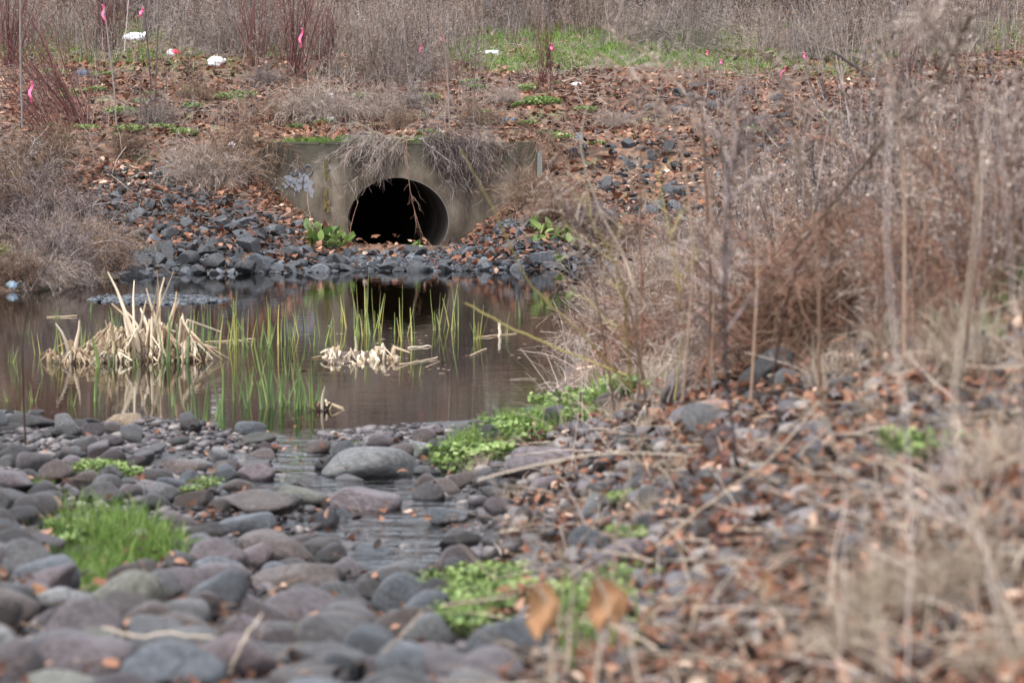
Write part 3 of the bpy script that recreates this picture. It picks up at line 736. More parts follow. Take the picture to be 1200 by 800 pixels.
for k, (u, v, w, h, c, lab) in enumerate(big):
    p = g1(u, v + h * .3); d = p[1]; sx, sz = w / 2 / FPX * d, h / 2 / FPX * d
    placed_r.append((p[0], p[1], sx)); nr += 1; _used[lab] = 1
    stone('riprap_rock', rip_mesh[k], RIP[c], p + np.array([0, sx * .3, sz * .5]), (sx, sx * .8, sz * 1.1), (0, rng.normal(0, .12), rng.normal(0, .3)), lab, 'rock', 'riprap rocks around the culvert')
p = g1(592, 303); stone('riprap_rock', cob_mesh[3], STONES['brown'], p + np.array([0, 0, .06]), (.11, .09, .085), (0, 0, 0), 'round dark stone among slabs at the far shore', 'rock', 'riprap rocks around the culvert'); nr += 1
p = g1(907, 452); V, F = rock_verts(rng, 4, 16, 9, .22, .5); mb = MB(); mb.add(V, F); wr = mb.mesh('weathered_rock', RIP['black weathered'])
stone('weathered_rock', wr, RIP['black weathered'], p + np.array([.0, .05, .05]), (.13, .09, .06), (0, -.55, .3), 'black weathered rock on the bank under dry stems', 'rock', None)
for u, v, w, h, lab in [(38,492,90,34,'black mud clod heaped at the pond edge'),(70,498,44,22,'smaller black mud clod beside the heaped one'),(8,500,50,26,'black mud clod cut by the frame edge')]:
    p = g1(u, v + h * .3); V, F = rock_verts(rng, 4, 14, 9, .25, .5); mb = MB(); mb.add(V, F); _used[lab] = 1
    stone('mud_clod', mb.mesh('mud_clod', RIP['black weathered']), RIP['black weathered'], p + np.array([0, .05, 0]), (w / 2 / FPX * p[1], w / 3 / FPX * p[1], h / 2 / FPX * p[1]), (0, 0, 0), lab, 'mud', 'mud clods at the pond edge')
for u, v in sample([(-10,482),(110,486),(130,512),(-10,520)], 26):
    w, h = rng.uniform(14, 40), rng.uniform(8, 16); p = g1(u, v + h * .3); V, F = rock_verts(rng, 3, 16, 9, .3, .45); mb = MB(); mb.add(V, F)
    stone('mud_clod', mb.mesh('mud_clod', RIP['black weathered']), RIP['black weathered'], p + np.array([0, .02, .01]), (w / 2 / FPX * p[1], w / 3 / FPX * p[1], h / 2 / FPX * p[1]), (0, rng.normal(0, .2), rng.random() * 3), where_label('small black mud clod', p), 'mud', 'mud clods at the pond edge')
cand = []
for poly, n, a, b_ in ranges:
    q1 = sample(poly, n); Wp = G(q1[:, 0], q1[:, 1])
    for j in range(n): cand.append((rng.uniform(a, b_) * (1 + .5 * (rng.random() > .88)), *Wp[j]))
cand.sort(reverse=True)
rw = ['slate grey', 'slate grey', 'dark grey', 'light bluish', 'slate grey', 'dark grey']
rest = []
for k, (s, x, y, z) in enumerate(cand):
    if y > 34.35 and y < 35.0 and x > -3.4 and x < .4: continue
    if clash_r(x, y, s, .72): continue
    if y > 31.5 and noise2(np.array([x]), np.array([y]), .8, 51)[0] < (.46 if x < 0 else .50): continue
    placed_r.append((x, y, s))
    if nr >= 300: rest.append((s, x, y, z)); continue
    c = rw[int(rng.integers(6))]; nr += 1
    f = rng.uniform(.5, .95)
    adj = ('large ' if s > .10 else 'middling ' if s > .075 else 'small ')
    p = (x, y, z + s * .3)
    stone('riprap_rock', rip_mesh[k % 18], RIP[c], p, (s * 1.15, s * rng.uniform(.7, 1), s * f), (rng.normal(0, .5), rng.normal(0, .5), rng.random() * 6.28), where_label(adj + c + ' angular rock', p), 'rock', 'riprap rocks around the culvert')
M['rubble'] = tint_stone_mat('slate rubble', [(.014,.015,.018),(.03,.033,.038),(.055,.06,.069),(.10,.107,.12)], .6)
rest = np.array(rest) if rest else np.zeros((0, 4))
ex = []
for poly, n in ((RA, 1500), (RB, 1100), (RC, 260), (RD, 160)):
    q1 = sample(poly, n); Wp = G(q1[:, 0], q1[:, 1]); s = rng.uniform(.02, .055, n); ex.append(np.concatenate([s[:, None], Wp], 1))
ex = np.concatenate([rest] + ex); ex = ex[~((ex[:, 2] > 34.35) & (ex[:, 2] < 35) & (ex[:, 1] > -3.4) & (ex[:, 1] < .4))]
rm = MB(); s = ex[:, 0]; P = ex[:, 1:].copy(); P[:, 2] += s * .2
scat(rm, small_rip, P, np.stack([s * 1.15, s * .9, s * .7], -1), rng.random(len(P)) * 6.28, .4)
tag(rm.build('rock_rubble', M['rubble'], smooth=False), 'broken slate rubble between the larger riprap rocks', kind='stuff')
# silt bar breaking the surface
q1 = rng.uniform([105, 345], [268, 357], (900, 2)); P = plane(q1[:, 0], q1[:, 1]); e = ((q1[:, 0] - 186) / 82) ** 2 + ((q1[:, 1] - 351) / 6) ** 2 < 1
P = P[e]; s = rng.uniform(.008, .03, len(P)); sb = MB(); scat(sb, small_cob, P, np.stack([s * 1.4, s, s * .5], -1), rng.random(len(P)) * 6.28)
tag(sb.build('silt_pebbles', M['rubble']), 'thin bar of dark pebbles just breaking the pond surface', kind='stuff')

# ------------------------------------------------------------------ fallen leaves
def leaf_litter(P, size, name, label, zoff=.012, tilt=.45, tint=None):
    mb = MB(); P = P.copy(); P[:, 2] += zoff + rng.random(len(P)) * .03
    mb.leaves(P, size, tilt, .62, tint, .5)
    return tag(mb.build(name, M['leaf'], smooth=False), label, kind='stuff')
def land(x0, x1, y0, y1, n):
    x, y = rng.uniform(x0, x1, n), rng.uniform(y0, y1, n); return np.stack([x, y, H(x, y)], -1)
P = land(-9, 9, 30.6, 46, 76000)
dens = .25 + .75 * noise2(P[:, 0], P[:, 1], 1.3, 31)
k_ = (rng.random(len(P)) < dens * (1 - .75 * lawn_mask(P[:, 0], P[:, 1]))) & (Sd(P[:, 0], P[:, 1]) > .12) & ~((P[:, 1] < 34.9) & (P[:, 0] > -2.1) & (P[:, 0] < -.5) & (rng.random(len(P)) < .85)) & ~((P[:, 1] > 34.3) & (P[:, 1] < 34.9) & (P[:, 0] > -3.4) & (P[:, 0] < .4))
P = P[k_]; tn = np.clip(.25 + .45 * noise2(P[:, 0], P[:, 1], .9, 32) + rng.normal(0, .2, len(P)), 0, 1)
P[:, 2] += np.where(P[:, 1] < 35, rng.random(len(P)) ** 1.5 * .12, 0)
leaf_litter(P, rng.uniform(.035, .13, len(P)), 'leaf_litter', 'fallen brown leaves covering the far slope', tint=tn)
P = land(-9, 9, 46, 60, 12000); leaf_litter(P, rng.uniform(.06, .12, len(P)), 'leaf_litter', 'fallen leaves scattered behind the lawn')
q1 = sample(BANK, 5600); P = G(q1[:, 0], q1[:, 1]); leaf_litter(P, rng.uniform(.02, .05, len(P)), 'leaf_litter', 'fallen leaves among stones on the near bank', .03, .7, np.clip(rng.normal(.36, .3, len(P)), 0, 1))
q1 = sample(BED, 420); P = G(q1[:, 0], q1[:, 1]); P[:, 2] = np.maximum(P[:, 2], 0); leaf_litter(P, rng.uniform(.025, .05, len(P)), 'leaf_litter', 'stray leaves caught between the stream cobbles', .03, .6)
P = land(.5, 5, 8, 30.5, 20000); P = P[Sd(P[:, 0], P[:, 1]) > .03]; leaf_litter(P, rng.uniform(.04, .08, len(P)), 'leaf_litter', 'fallen leaves under the dry stems of the side bank')

# ------------------------------------------------------------------ plant growing helpers
def grow(p0, d, L, K=7, wob=.12, grav=0.0, up=0.0):
    N = len(p0); d = d / (np.linalg.norm(d, axis=1, keepdims=True) + 1e-9); L = np.broadcast_to(np.asarray(L, float), (N,))
    P = np.zeros((N, K, 3)); P[:, 0] = p0; st = L / (K - 1)
    for k in range(1, K):
        d = d + rng.normal(0, wob, (N, 3)); d[:, 2] += (up - grav)
        d = d / np.linalg.norm(d, axis=1, keepdims=True)
        P[:, k] = P[:, k - 1] + d * st[:, None]
    return P
def kids(P, n, t0, t1, ang, taper=None):
    N, K, _ = P.shape; i = rng.integers(0, N, n); t = rng.uniform(t0, t1, n) * (K - 1.001)
    k = t.astype(int); f = (t - k)[:, None]
    p = P[i, k] * (1 - f) + P[i, k + 1] * f; T = P[i, k + 1] - P[i, k]; T /= np.linalg.norm(T, axis=1, keepdims=True) + 1e-9
    a = np.cross(T, rng.normal(size=(n, 3))); a /= np.linalg.norm(a, axis=1, keepdims=True) + 1e-9
    an = rng.normal(ang, ang * .25, n)[:, None]
    return p, T * np.cos(an) + a * np.sin(an), t / (K - 1)
def fan(n, r, spread, h):
    a = rng.random(n) * 2 * PI; rr = r * np.sqrt(rng.random(n))
    p = np.stack([rr * np.cos(a), rr * np.sin(a), np.full(n, -.03)], -1)
    b_ = rng.random(n) * 2 * PI; s = np.abs(rng.normal(0, spread, n))
    return p, np.stack([np.sin(s) * np.cos(b_), np.sin(s) * np.sin(b_), np.cos(s)], -1)
def proto(name, parts):
    """parts: [(part name, MB, material)] -> an Empty with its parts"""
    e = empty(name)
    for pn, mb, mt in parts: mb.build(pn, mt, e)
    return e
ALLP = []
def shrub_red(n=26, h=1.3, sp=.28, mat='red', side=3.5):
    p, d = fan(n, .12, sp, h); P = grow(p, d, rng.uniform(.6, 1.05, n) * h, 8, .05, up=.03)
    a, b_ = MB(), MB(); a.tubes(P, rng.uniform(.004, .008, n), None, 4)
    q, dd, t = kids(P, int(n * side), .3, .95, .5); Q = grow(q, dd, rng.uniform(.15, .4, len(q)) * h * .6, 5, .1, up=.1); b_.tubes(Q, .003, .0015)
    return proto('red_shrub' if mat == 'red' else 'bare_shrub', [('stems', a, M[mat]), ('twigs', b_, M[mat])])
def weed(n=9, h=1.0, stem='twig_grey', head='fluff', headlen=.3, fl=26, sp=.10, side=5, droop=.12, size=.012, name='weed_clump', r=.18, rad=.0035):
    p, d = fan(n, r, sp * 1.7, h); P = grow(p, d, rng.uniform(.5, 1.15, n) * h, 8, .065)
    a, b_ = MB(), MB(); a.tubes(P, rng.uniform(rad * .8, rad * 1.4, n), None, 3)
    q, dd, t = kids(P, n * side, .35, .98, .75); Q = grow(q, dd, rng.uniform(.08, .24, len(q)) * h * (1.3 - t), 5, .1, grav=droop, up=.1); a.tubes(Q, rad * .55, rad * .3)
    # seed heads: short curved plumes of small tufts along the side branches
    m = n * fl
    q, dd, t = kids(Q, m, .2, 1, .8)
    b_.leaves(q, rng.uniform(size * .6, size * 1.6, m), 1.5, .5, None, .6, lobed=False)
    R = grow(q[:m // 2], dd[:m // 2], size * 2.2, 3, .25); b_.tubes(R, .0016, .0008)
    return proto(name, [('stems', a, M[stem]), ('seed_sprays', b_, M[head])])
def brush(rad=.6, h=.6, n=60, mat='twig_purple', fine=700, name='bramble_mound', r0=.004):
    a, b_ = MB(), MB(); p, d = fan(n, rad * .5, .7, h)
    P = grow(p, d, rng.uniform(.7, 1.5, n) * h, 9, .12, grav=.17); a.tubes(P, r0, r0 * .4)
    q, dd, t = kids(P, fine, .15, 1, .6); Q = grow(q, dd, rng.uniform(.1, .35, fine) * h, 5, .18, grav=.12); b_.tubes(Q, .0022, .0011)
    q, dd, t = kids(Q, fine, .3, 1, .6); Q2 = grow(q, dd, rng.uniform(.04, .12, fine) * h * 1.4, 4, .2, grav=.1); b_.tubes(Q2, .0016, .001)
    return proto(name, [('canes', a, M[mat]), ('twigs', b_, M[mat])])
def drygrass(n=220, h=.5, r=.25, mat='straw', grav=.16, w=.006, name='dry_grass_tuft'):
    b_ = MB(); p, d = fan(n, r, .35, h); P = grow(p, d, rng.uniform(.5, 1.2, n) * h, 7, .08, grav=grav); b_.ribbons(P, rng.uniform(.5, 1.3, n) * w)
    o = b_.build(name, M[mat]); return o
def greengrass(n=260, h=.16, r=.2, w=.006, name='grass_tuft', mat='grass', grav=.14):
    return drygrass(n, h, r, mat, grav, w, name)
def herb(n=170, r=.2, h=.10, size=.035, name='herb_patch', mat='herb'):
    b_ = MB(); p, d = fan(n, r, .5, h); p[:, 2] = 0; P = grow(p, d, rng.uniform(.3, 1.1, n) * h, 3, .1); b_.tubes(P, .0015, .001)
    q = P[:, -1]; tl = rng.random(n)
    b_.leaves(np.concatenate([q, q + rng.normal(0, size * .5, q.shape) * [1, 1, .4]]), rng.uniform(size * .6, size * 1.3, 2 * n), .5, .75, np.concatenate([tl, tl]), .35, lobed=False)
    return b_.build(name, M[mat])
def put(pr, p, rz=None, s=1.0, label=None, cat=None, group=None, tiltx=0, tilty=0, sz=None):
    """first call moves the thing itself, later calls copy it"""
    if pr.get('_used'): o = copy_thing(pr)
    else: o = pr
    pr['_used'] = 1
    if o is not pr and '_used' in o: del o['_used']
    o.location = (float(p[0]), float(p[1]), float(p[2])); o.rotation_euler = (tiltx, tilty, rng.random() * 6.28 if rz is None else rz); o.scale = (s, s, s if sz is None else sz)
    for key in ('group',):
        if key in o: del o[key]
    tag(o, label, cat, group); ALLP.append(o); PROTOS.add(pr); return o
PROTOS = set()
KEEP_CLEAR = [(157, 46, 24), (203, 66, 16), (253, 76, 16), (577, 64, 16)]
def multi(protos, pts, phrase, cat, group, s=(.8, 1.2), tilt=.06, sz=None):
    for k, p in enumerate(pts):
        if not inview(p, 70): continue
        u_, v_ = proj(p)
        if cat == 'weeds' and any(abs(u_ - a) < w and b_ - 8 < v_ < b_ + 62 for a, b_, w in KEEP_CLEAR): continue
        put(protos[k % len(protos)], p, None, rng.uniform(*s), where_label(phrase[k % len(phrase)] if isinstance(phrase, list) else phrase, p), cat, group, rng.normal(0, tilt), rng.normal(0, tilt))

# ------------------------------------------------------------------ far slope plants
reds = [shrub_red(30, 1.35, .25), shrub_red(22, 1.1, .2), shrub_red(36, 1.5, .32)]
for (u, v, s, k, ph, tx, ty) in [(130,64,1.0,0,'fanned dark red shrub beside the crumpled white bag',0,0),(118,58,.9,1,'slim dark red shrub behind the fanned one',0,0),(640,108,.95,1,'lone dark red shrub on the open leaf slope',0,-.08),
    (345,92,1.15,2,'broad red shrub above the matted grass mound',0,.08),(300,80,1.0,0,'thin red shrub left of the broad one',0,-.05),(380,85,.9,1,'small red shrub right of the broad one',0,.1),(95,150,1.1,2,'red shrub leaning over the leafy slope',0,-.55),
    (70,175,1.0,0,'lower leaning red shrub above the riprap',0,-.5),(12,80,1.0,2,'red shrub at the very edge of the slope',0,.1),(1060,105,.8,1,'red shrub far behind the side bank',0,0),(225,60,.7,1,'short red shrub behind the red and white wrapper',0,0)]:
    _used[ph] = 1; put(reds[k], g1(u, v), 0.0, s, ph, 'shrub', 'red stemmed shrubs on the slope', tx, ty)
# leaf heap caught in the lone shrub
P = g1(640, 108) + rng.normal(0, 1, (130, 3)) * [.12, .1, .10]; P[:, 2] = np.maximum(P[:, 2], H(P[:, 0], P[:, 1])); mb = MB(); mb.leaves(P, rng.uniform(.05, .1, 130), 1.5, .6, np.clip(rng.normal(.35, .15, 130), 0, 1))
tag(mb.build('leaf_heap', M['leaf'], smooth=False), 'dark leaf heap caught at the foot of the lone red shrub', 'leaf heap')
ws = [weed(16, 1.0, r=.35, rad=.0045), weed(14, .85, 'twig_brown', r=.35, fl=30, rad=.0045), weed(18, .75, 'twig_purple', 'fluff', fl=14, r=.35, rad=.0045), weed(15, 1.15, 'twig_brown', 'fluff', fl=44, size=.018, r=.35), weed(20, .7, 'twig_grey', fl=10, side=4, r=.4, rad=.0045)]
pts = []
x, y = rng.uniform(-8.5, 0.2, 170), rng.uniform(41.6, 47, 170); k_ = ~((x > -5.3) & (x < -3.6) & (y < 43)) & ~((x > -1.3) & (y > 42) & (y < 45.5)); x, y = x[k_], y[k_]; pts += list(np.stack([x, y, H(x, y)], -1)[noise2(x, y, 1.2, 41) > .33])
x2, y2 = rng.uniform(-2.7, -.8, 16), rng.uniform(39.3, 41.8, 16); pts += list(np.stack([x2, y2, H(x2, y2)], -1))
x, y = rng.uniform(0.9, 8.5, 44), rng.uniform(44.5, 49.5, 44); pts += list(np.stack([x, y, H(x, y)], -1))
x, y = rng.uniform(3.2, 8.5, 26), rng.uniform(41, 46, 26); pts += list(np.stack([x, y, H(x, y)], -1))
x, y = rng.uniform(-8.5, 9, 70), rng.uniform(48, 54, 70); pts += list(np.stack([x, y, H(x, y)], -1))
x, y = rng.uniform(-7, 3, 60), rng.uniform(36, 41.3, 60); small_pts = list(np.stack([x, y, H(x, y)], -1))
multi(ws, pts, ['dry grey weed clump', 'dry brown weed clump', 'dark purplish weed clump', 'fluffy topped weed clump', 'bare stalky weed clump'], 'weeds', 'dry weed clumps on the far slope')
# single dead stalks and fallen twigs, far too many to count
x, y = rng.uniform(-9, 9, 6500), rng.uniform(35.2, 56, 6500)
k_ = (noise2(x, y, .9, 44) > np.where(y < 38.5, .5, .3)) & ~((x > -.2) & (x < 1.6) & (y < 46) & (rng.random(6500) < .75)) & ((y > 41.6) | (rng.random(6500) < .34)) & ~((x > -.6) & (x < 4) & (y > 41) & (y < 48) & (rng.random(6500) < .8)); x, y = x[k_], y[k_]; n = len(x)
mb = MB(); d = rng.normal(0, .16, (n, 3)); d[:, 2] = 1; P = grow(np.stack([x, y, H(x, y) - .03], -1), d, rng.uniform(.2, .8, n) * np.where(y < 41.6, .7, 1.0), 6, .06, grav=.01); mb.tubes(P, rng.uniform(.003, .006, n), .002)
q, dd, t = kids(P, n * 3, .3, 1, .7); mb.tubes(grow(q, dd, rng.uniform(.04, .2, n * 3), 4, .15), .0025, .0014)
tag(mb.build('dead_weed_stems', M['twig_purple']), 'countless thin dead stems over the far slope', kind='stuff')
P = land(-9, 9, 30.8, 46, 15000); P = P[(Sd(P[:, 0], P[:, 1]) > .15) & (noise2(P[:, 0], P[:, 1], .7, 45) > .35) & ~((P[:, 1] > 34.1) & (P[:, 1] < 35) & (P[:, 0] > -3.4) & (P[:, 0] < .4)) & ~((P[:, 1] < 35) & (P[:, 0] > -2.4) & (P[:, 0] < 0) )]; P[:, 2] += .03 + rng.random(len(P)) * .05
d = rng.normal(0, 1, P.shape); d[:, 2] = np.abs(d[:, 2]) * .35; mb = MB(); mb.tubes(grow(P, d, rng.uniform(.08, .38, len(P)), 6, .18, grav=.06), rng.uniform(.002, .0042, len(P)), .0014)
tag(mb.build('dry_grass_litter', M['fluff']), 'fallen twigs and dry grass strewn over the leaves', kind='stuff')
pb = [brush(.7, 1.0, 60, 'twig_grey', 1500, 'pale_bush', .0045), weed(22, 1.1, 'twig_grey', 'fluff', fl=70, side=10, sp=.3, size=.016, r=.3, name='pale_bush'), brush(.7, .9, 60, 'fluff', 1700, 'pale_bush', .004)]
multi(pb, [g1(u, v) for u, v in [(30,38),(60,45),(240,60),(275,66),(430,72),(460,60),(495,50),(520,64),(400,60),(350,38),(700,30),(760,48),(800,62),(850,55),(905,62),(960,70),(1010,60),(1100,60),(600,34),(180,40),(540,34),(470,98),(415,100)]], ['pale twiggy bush', 'fluffy seeded bush', 'pale tangled bush'], 'bush', 'pale bushes along the lawn', (.6, 1.0))
multi(ws[2:], small_pts, ['short fluffy weed clump', 'short dry weed clump', 'short grey weed clump'], 'weeds', 'dry weed clumps on the far slope', (.35, .6))
# mounds of matted canes
mounds = [brush(.6, .55, 90, 'twig_brown', 2200), brush(.6, .6, 70, 'twig_purple', 2600), brush(.5, .5, 70, 'twig_grey', 2200), brush(.6, .5, 160, 'fluff', 2600, r0=.003)]
for (u, v, k, s, ph) in [(240,222,3,1.05,'pale matted grass mound left of the wall'),(264,214,0,.95,'brown cane mound hanging over the wall corner'),(232,205,3,.9,'matted mound above the riprap bank'),(380,140,3,1.1,'pale matted mound above the wall'),(345,138,0,.8,'brown low mound above the wall'),
    (440,140,3,.8,'tangled cane mound above the pipe'),(480,128,2,.7,'grey cane mound above the pipe'),(20,262,0,1.3,'brownish brush mound at the edge above the pond'),(60,275,1,1.2,'purplish brush mound beside the riprap'),(30,215,0,1.2,'brownish brush mound higher at the edge'),
    (90,300,3,1.0,'tan matted grass bulging over the water'),(120,315,0,.9,'brown matted canes touching the water'),(50,318,1,1.0,'brush mound hanging over the water edge'),(5,235,2,1.3,'grey brush mound at the frame edge'),(650,262,0,.8,'brown mound right of the wall foot'),(690,275,1,.7,'small purplish mound right of the wall'),
    (180,150,2,.8,'thin grey cane mound on the leaf slope'),(620,240,0,.75,'brown canes against the wall end'),(230,120,0,.6,'small brown mound on the leaf slope'),(560,150,0,.55,'thin canes on the top of the wall'),(60,195,0,.9,'brown cane mound over the riprap'),(500,90,2,.6,'grey canes on the middle slope'),(800,300,3,.9,'pale matted grass on the far shore'),(740,296,0,.7,'brown canes on the far shore'),(12,332,0,.7,'brown canes at the water in the corner of the pond'),(48,334,3,.7,'pale matted grass low at the water edge'),(85,330,1,.6,'small purplish mound low at the water edge'),(470,150,0,.45,'low brown canes on the wall top'),(590,120,3,.5,'pale matted grass on the leaf slope'),(150,185,0,.6,'brown canes above the riprap bank'),(310,100,1,.5,'purplish low mound under the red shrubs'),(720,150,3,.5,'pale matted grass on the riprap slope')]:
    _used[ph] = 1; put(mounds[k], g1(u, v), None, s, ph, 'brush', 'mounds of matted canes')
# strands draped over the wall
def drape(cx, n, L, spread, mat, label, sx=0.0):
    mb, m2 = MB(), MB(); c = at(cx, 165, WY - .02); x = c[0] + rng.normal(0, spread, n)
    p = np.stack([x, np.full(n, WY + .12), np.full(n, TOPZ + .03)], -1)
    d = np.stack([rng.normal(sx, .35, n), np.full(n, -.45 - .3 * (sx == 0)), rng.uniform(.1, .9, n)], -1)
    P = grow(p, d, rng.uniform(.35, 1.15, n) * L, 14, .17, grav=.17); P[:, :, 1] = np.minimum(P[:, :, 1], np.where(P[:, :, 2] < TOPZ, WY - .015, 99)); mb.tubes(P, .0035, .0016)
    q, dd, t = kids(P, n * 48, .25, 1, .6); Q = grow(q, dd, rng.uniform(.04, .24, len(q)), 6, .26, grav=.10); Q[:, :, 1] = np.minimum(Q[:, :, 1], np.where(Q[:, :, 2] < TOPZ, WY - .012, 99)); m2.tubes(Q, .0024, .0013)
    e = empty('hanging_canes'); mb.build('canes', M[mat], e); m2.build('twigs', M[mat], e); tag(e, label, 'canes', 'dry canes draped over the wall')
drape(475, 24, .85, .10, 'fluff', 'grey dry canes sweeping left over the pipe top', -1.5)
drape(448, 12, .75, .08, 'twig_grey', 'pale dry canes sweeping down beside the pipe', -.9)
drape(505, 34, .85, .11, 'twig_purple', 'purplish dry canes arching right above the pipe', 1.3)
drape(500, 26, 1.0, .10, 'twig_grey', 'grey dry canes trailing over the upper pipe rim', .45)
drape(545, 22, .7, .13, 'fluff', 'tan dry canes arching right near the wall end', .9)
drape(300, 24, .8, .12, 'twig_brown', 'brown dry canes hanging over the wing wall', -.3)
drape(628, 14, .8, .07, 'twig_brown', 'brown canes hanging down the wall end', .3)
def branch(name, pts, r0, r1, mat, label, cat, group=None, sides=6, K=24, twigs=0, tw=(.1, .3), tmat=None, wob=.0015, grav=0, tr=.003, tname='twigs'):
    """a stem through (u, v, distance) points"""
    W = np.array([at(u, v, y) for u, v, y in pts]); t = np.linspace(0, len(W) - 1, K); k = np.minimum(t.astype(int), len(W) - 2); f = (t - k)[:, None]
    W0 = W[np.maximum(k - 1, 0)]; W1 = W[k]; W2 = W[k + 1]; W3 = W[np.minimum(k + 2, len(W) - 1)]
    P = .5 * (2 * W1 + (W2 - W0) * f + (2 * W0 - 5 * W1 + 4 * W2 - W3) * f ** 2 + (-W0 + 3 * W1 - 3 * W2 + W3) * f ** 3)
    P = P + rng.normal(0, wob, P.shape); mb = MB(); mb.tubes(P[None], [r0], [r1], sides)
    if not twigs:
        return tag(mb.build(name, M[mat]), label, cat, group)
    e = empty(name, P[0]); 
    o = mb.build('stem', M[mat]); o.parent = e; o.matrix_parent_inverse = Matrix.Translation(Vector(-P[0]))
    q, dd, t = kids(P[None], twigs, .3, 1, .7); Q = grow(q, dd, rng.uniform(*tw, len(q)), 6, .15, grav=grav); m2 = MB(); m2.tubes(Q, tr, tr * .5)
    q, dd, t = kids(Q, twigs * 3, .3, 1, .7); Q = grow(q, dd, rng.uniform(*tw, len(q)) * .4, 4, .2, grav=grav); m2.tubes(Q, tr * .6, tr * .35)
    o = m2.build(tname, M[tmat or mat]); o.parent = e; o.matrix_parent_inverse = Matrix.Translation(Vector(-P[0]))
    return tag(e, label, cat, group)
# drooping twig in front of the pipe
branch('hanging_twig', [(476,160,34.3),(478,200,34.2),(484,240,34.15),(495,275,34.1),(503,296,34.1)], .006, .003, 'rust', 'reddish bare twig hanging across the pipe mouth', 'twig', twigs=26, tw=(.1, .32), tmat='twig_brown', grav=.25, tr=.003)
for k, (pts, lab) in enumerate([([(178,158,36.5),(176,90,36.4),(171,30,36.3),(168,-30,36.2)], 'tall thin pale sapling on the slope, main stem'), ([(181,158,36.5),(183,80,36.4),(186,10,36.4),(187,-30,36.3)], 'tall thin pale sapling just right of its twin'),
    ([(138,165,36),(133,100,36),(126,40,36),(122,10,36)], 'pale curved sapling beside the pink ribbon'), ([(116,228,34),(108,170,34),(104,150,34)], 'straw coloured broken stalk above the riprap'), ([(128,222,34),(136,190,34),(148,172,34)], 'forked tan stalk above the riprap'),
    ([(527,150,35.4),(524,80,35.4),(518,20,35.3),(514,-20,35.3)], 'thin straight sapling above the pipe'), ([(555,160,35.3),(556,90,35.4),(560,20,35.4)], 'thin straight sapling above the wall right of the pipe'), ([(146,60,41),(149,20,41),(152,-15,41)], 'slender grey sapling behind the white bag')]):
    _used[lab] = 1; branch('sapling', pts, .011, .005, 'fluff' if k in (3, 4) else 'twig_grey', lab, 'sapling', 'thin saplings on the slope', twigs=6, tw=(.1, .4), tr=.003)
# stalks arcing over the riprap and rising by the wall
for k, (pts, lab) in enumerate([([(130,205,33.5),(160,230,33.3),(190,265,32.9),(215,292,32.4)], 'long fallen cane lying across the riprap bank'), ([(140,230,33.3),(185,240,33),(220,262,32.6),(232,290,32.3)], 'second fallen cane crossing the riprap bank'),
    ([(375,284,33.4),(364,255,33.5),(360,228,33.6),(368,214,33.6)], 'rusty dry stalk rising before the graffiti'), ([(385,284,33.4),(394,255,33.5),(400,235,33.6),(388,205,33.7)], 'bent dry stalk right of the graffiti'),
    ([(350,270,33.7),(338,245,33.8),(327,220,33.9)], 'thin pale stalk before the wall joint'), ([(408,288,33.3),(412,262,33.4),(420,236,33.5)], 'thin rusty stalk at the pipe edge')]):
    _used[lab] = 1; branch('dry_stalk', pts, .005, .003, 'straw' if k < 2 else 'rust', lab, 'stalk', 'dry stalks near the wall', twigs=5, tw=(.05, .2), tmat='straw', tr=.002)
# green things on the slope
gts = [greengrass(700, .14, .3, .007), greengrass(500, .10, .25, .006)]
hbs = [herb(170, .25, .09, .045), herb(110, .18, .07, .04)]
pts = [np.array([(u - 600) / FPX * yy, yy, float(H((u - 600) / FPX * yy, yy)) + .02]) for u, yy in zip((338, 348, 356, 366, 376, 388, 398, 408, 420, 468, 480, 490, 500, 512), [35.0, 35.15] * 7)]
multi(gts, pts, 'green grass tuft growing on the wall top', 'grass', 'grass tufts', (.6, .95))
pts = [g1(u, v) for u, v in [(10,300),(20,318),(40,300),(5,280),(60,150),(75,165),(150,155),(190,152),(270,118),(400,140),(355,125),(440,150),(500,158),(640,158),(655,163),(620,148),(560,105),(545,100),(250,70),(140,95),(215,160),(880,155),(890,158),(700,170)] + list(zip(rng.uniform(60, 700, 34), rng.uniform(85, 160, 34)))]
multi(hbs, pts, 'small green weed patch', 'weeds', 'green herb patches', (.5, .9))
pts = [g1(u, v) for u, v in [(640,272),(655,276),(628,275),(665,285),(648,290)]]
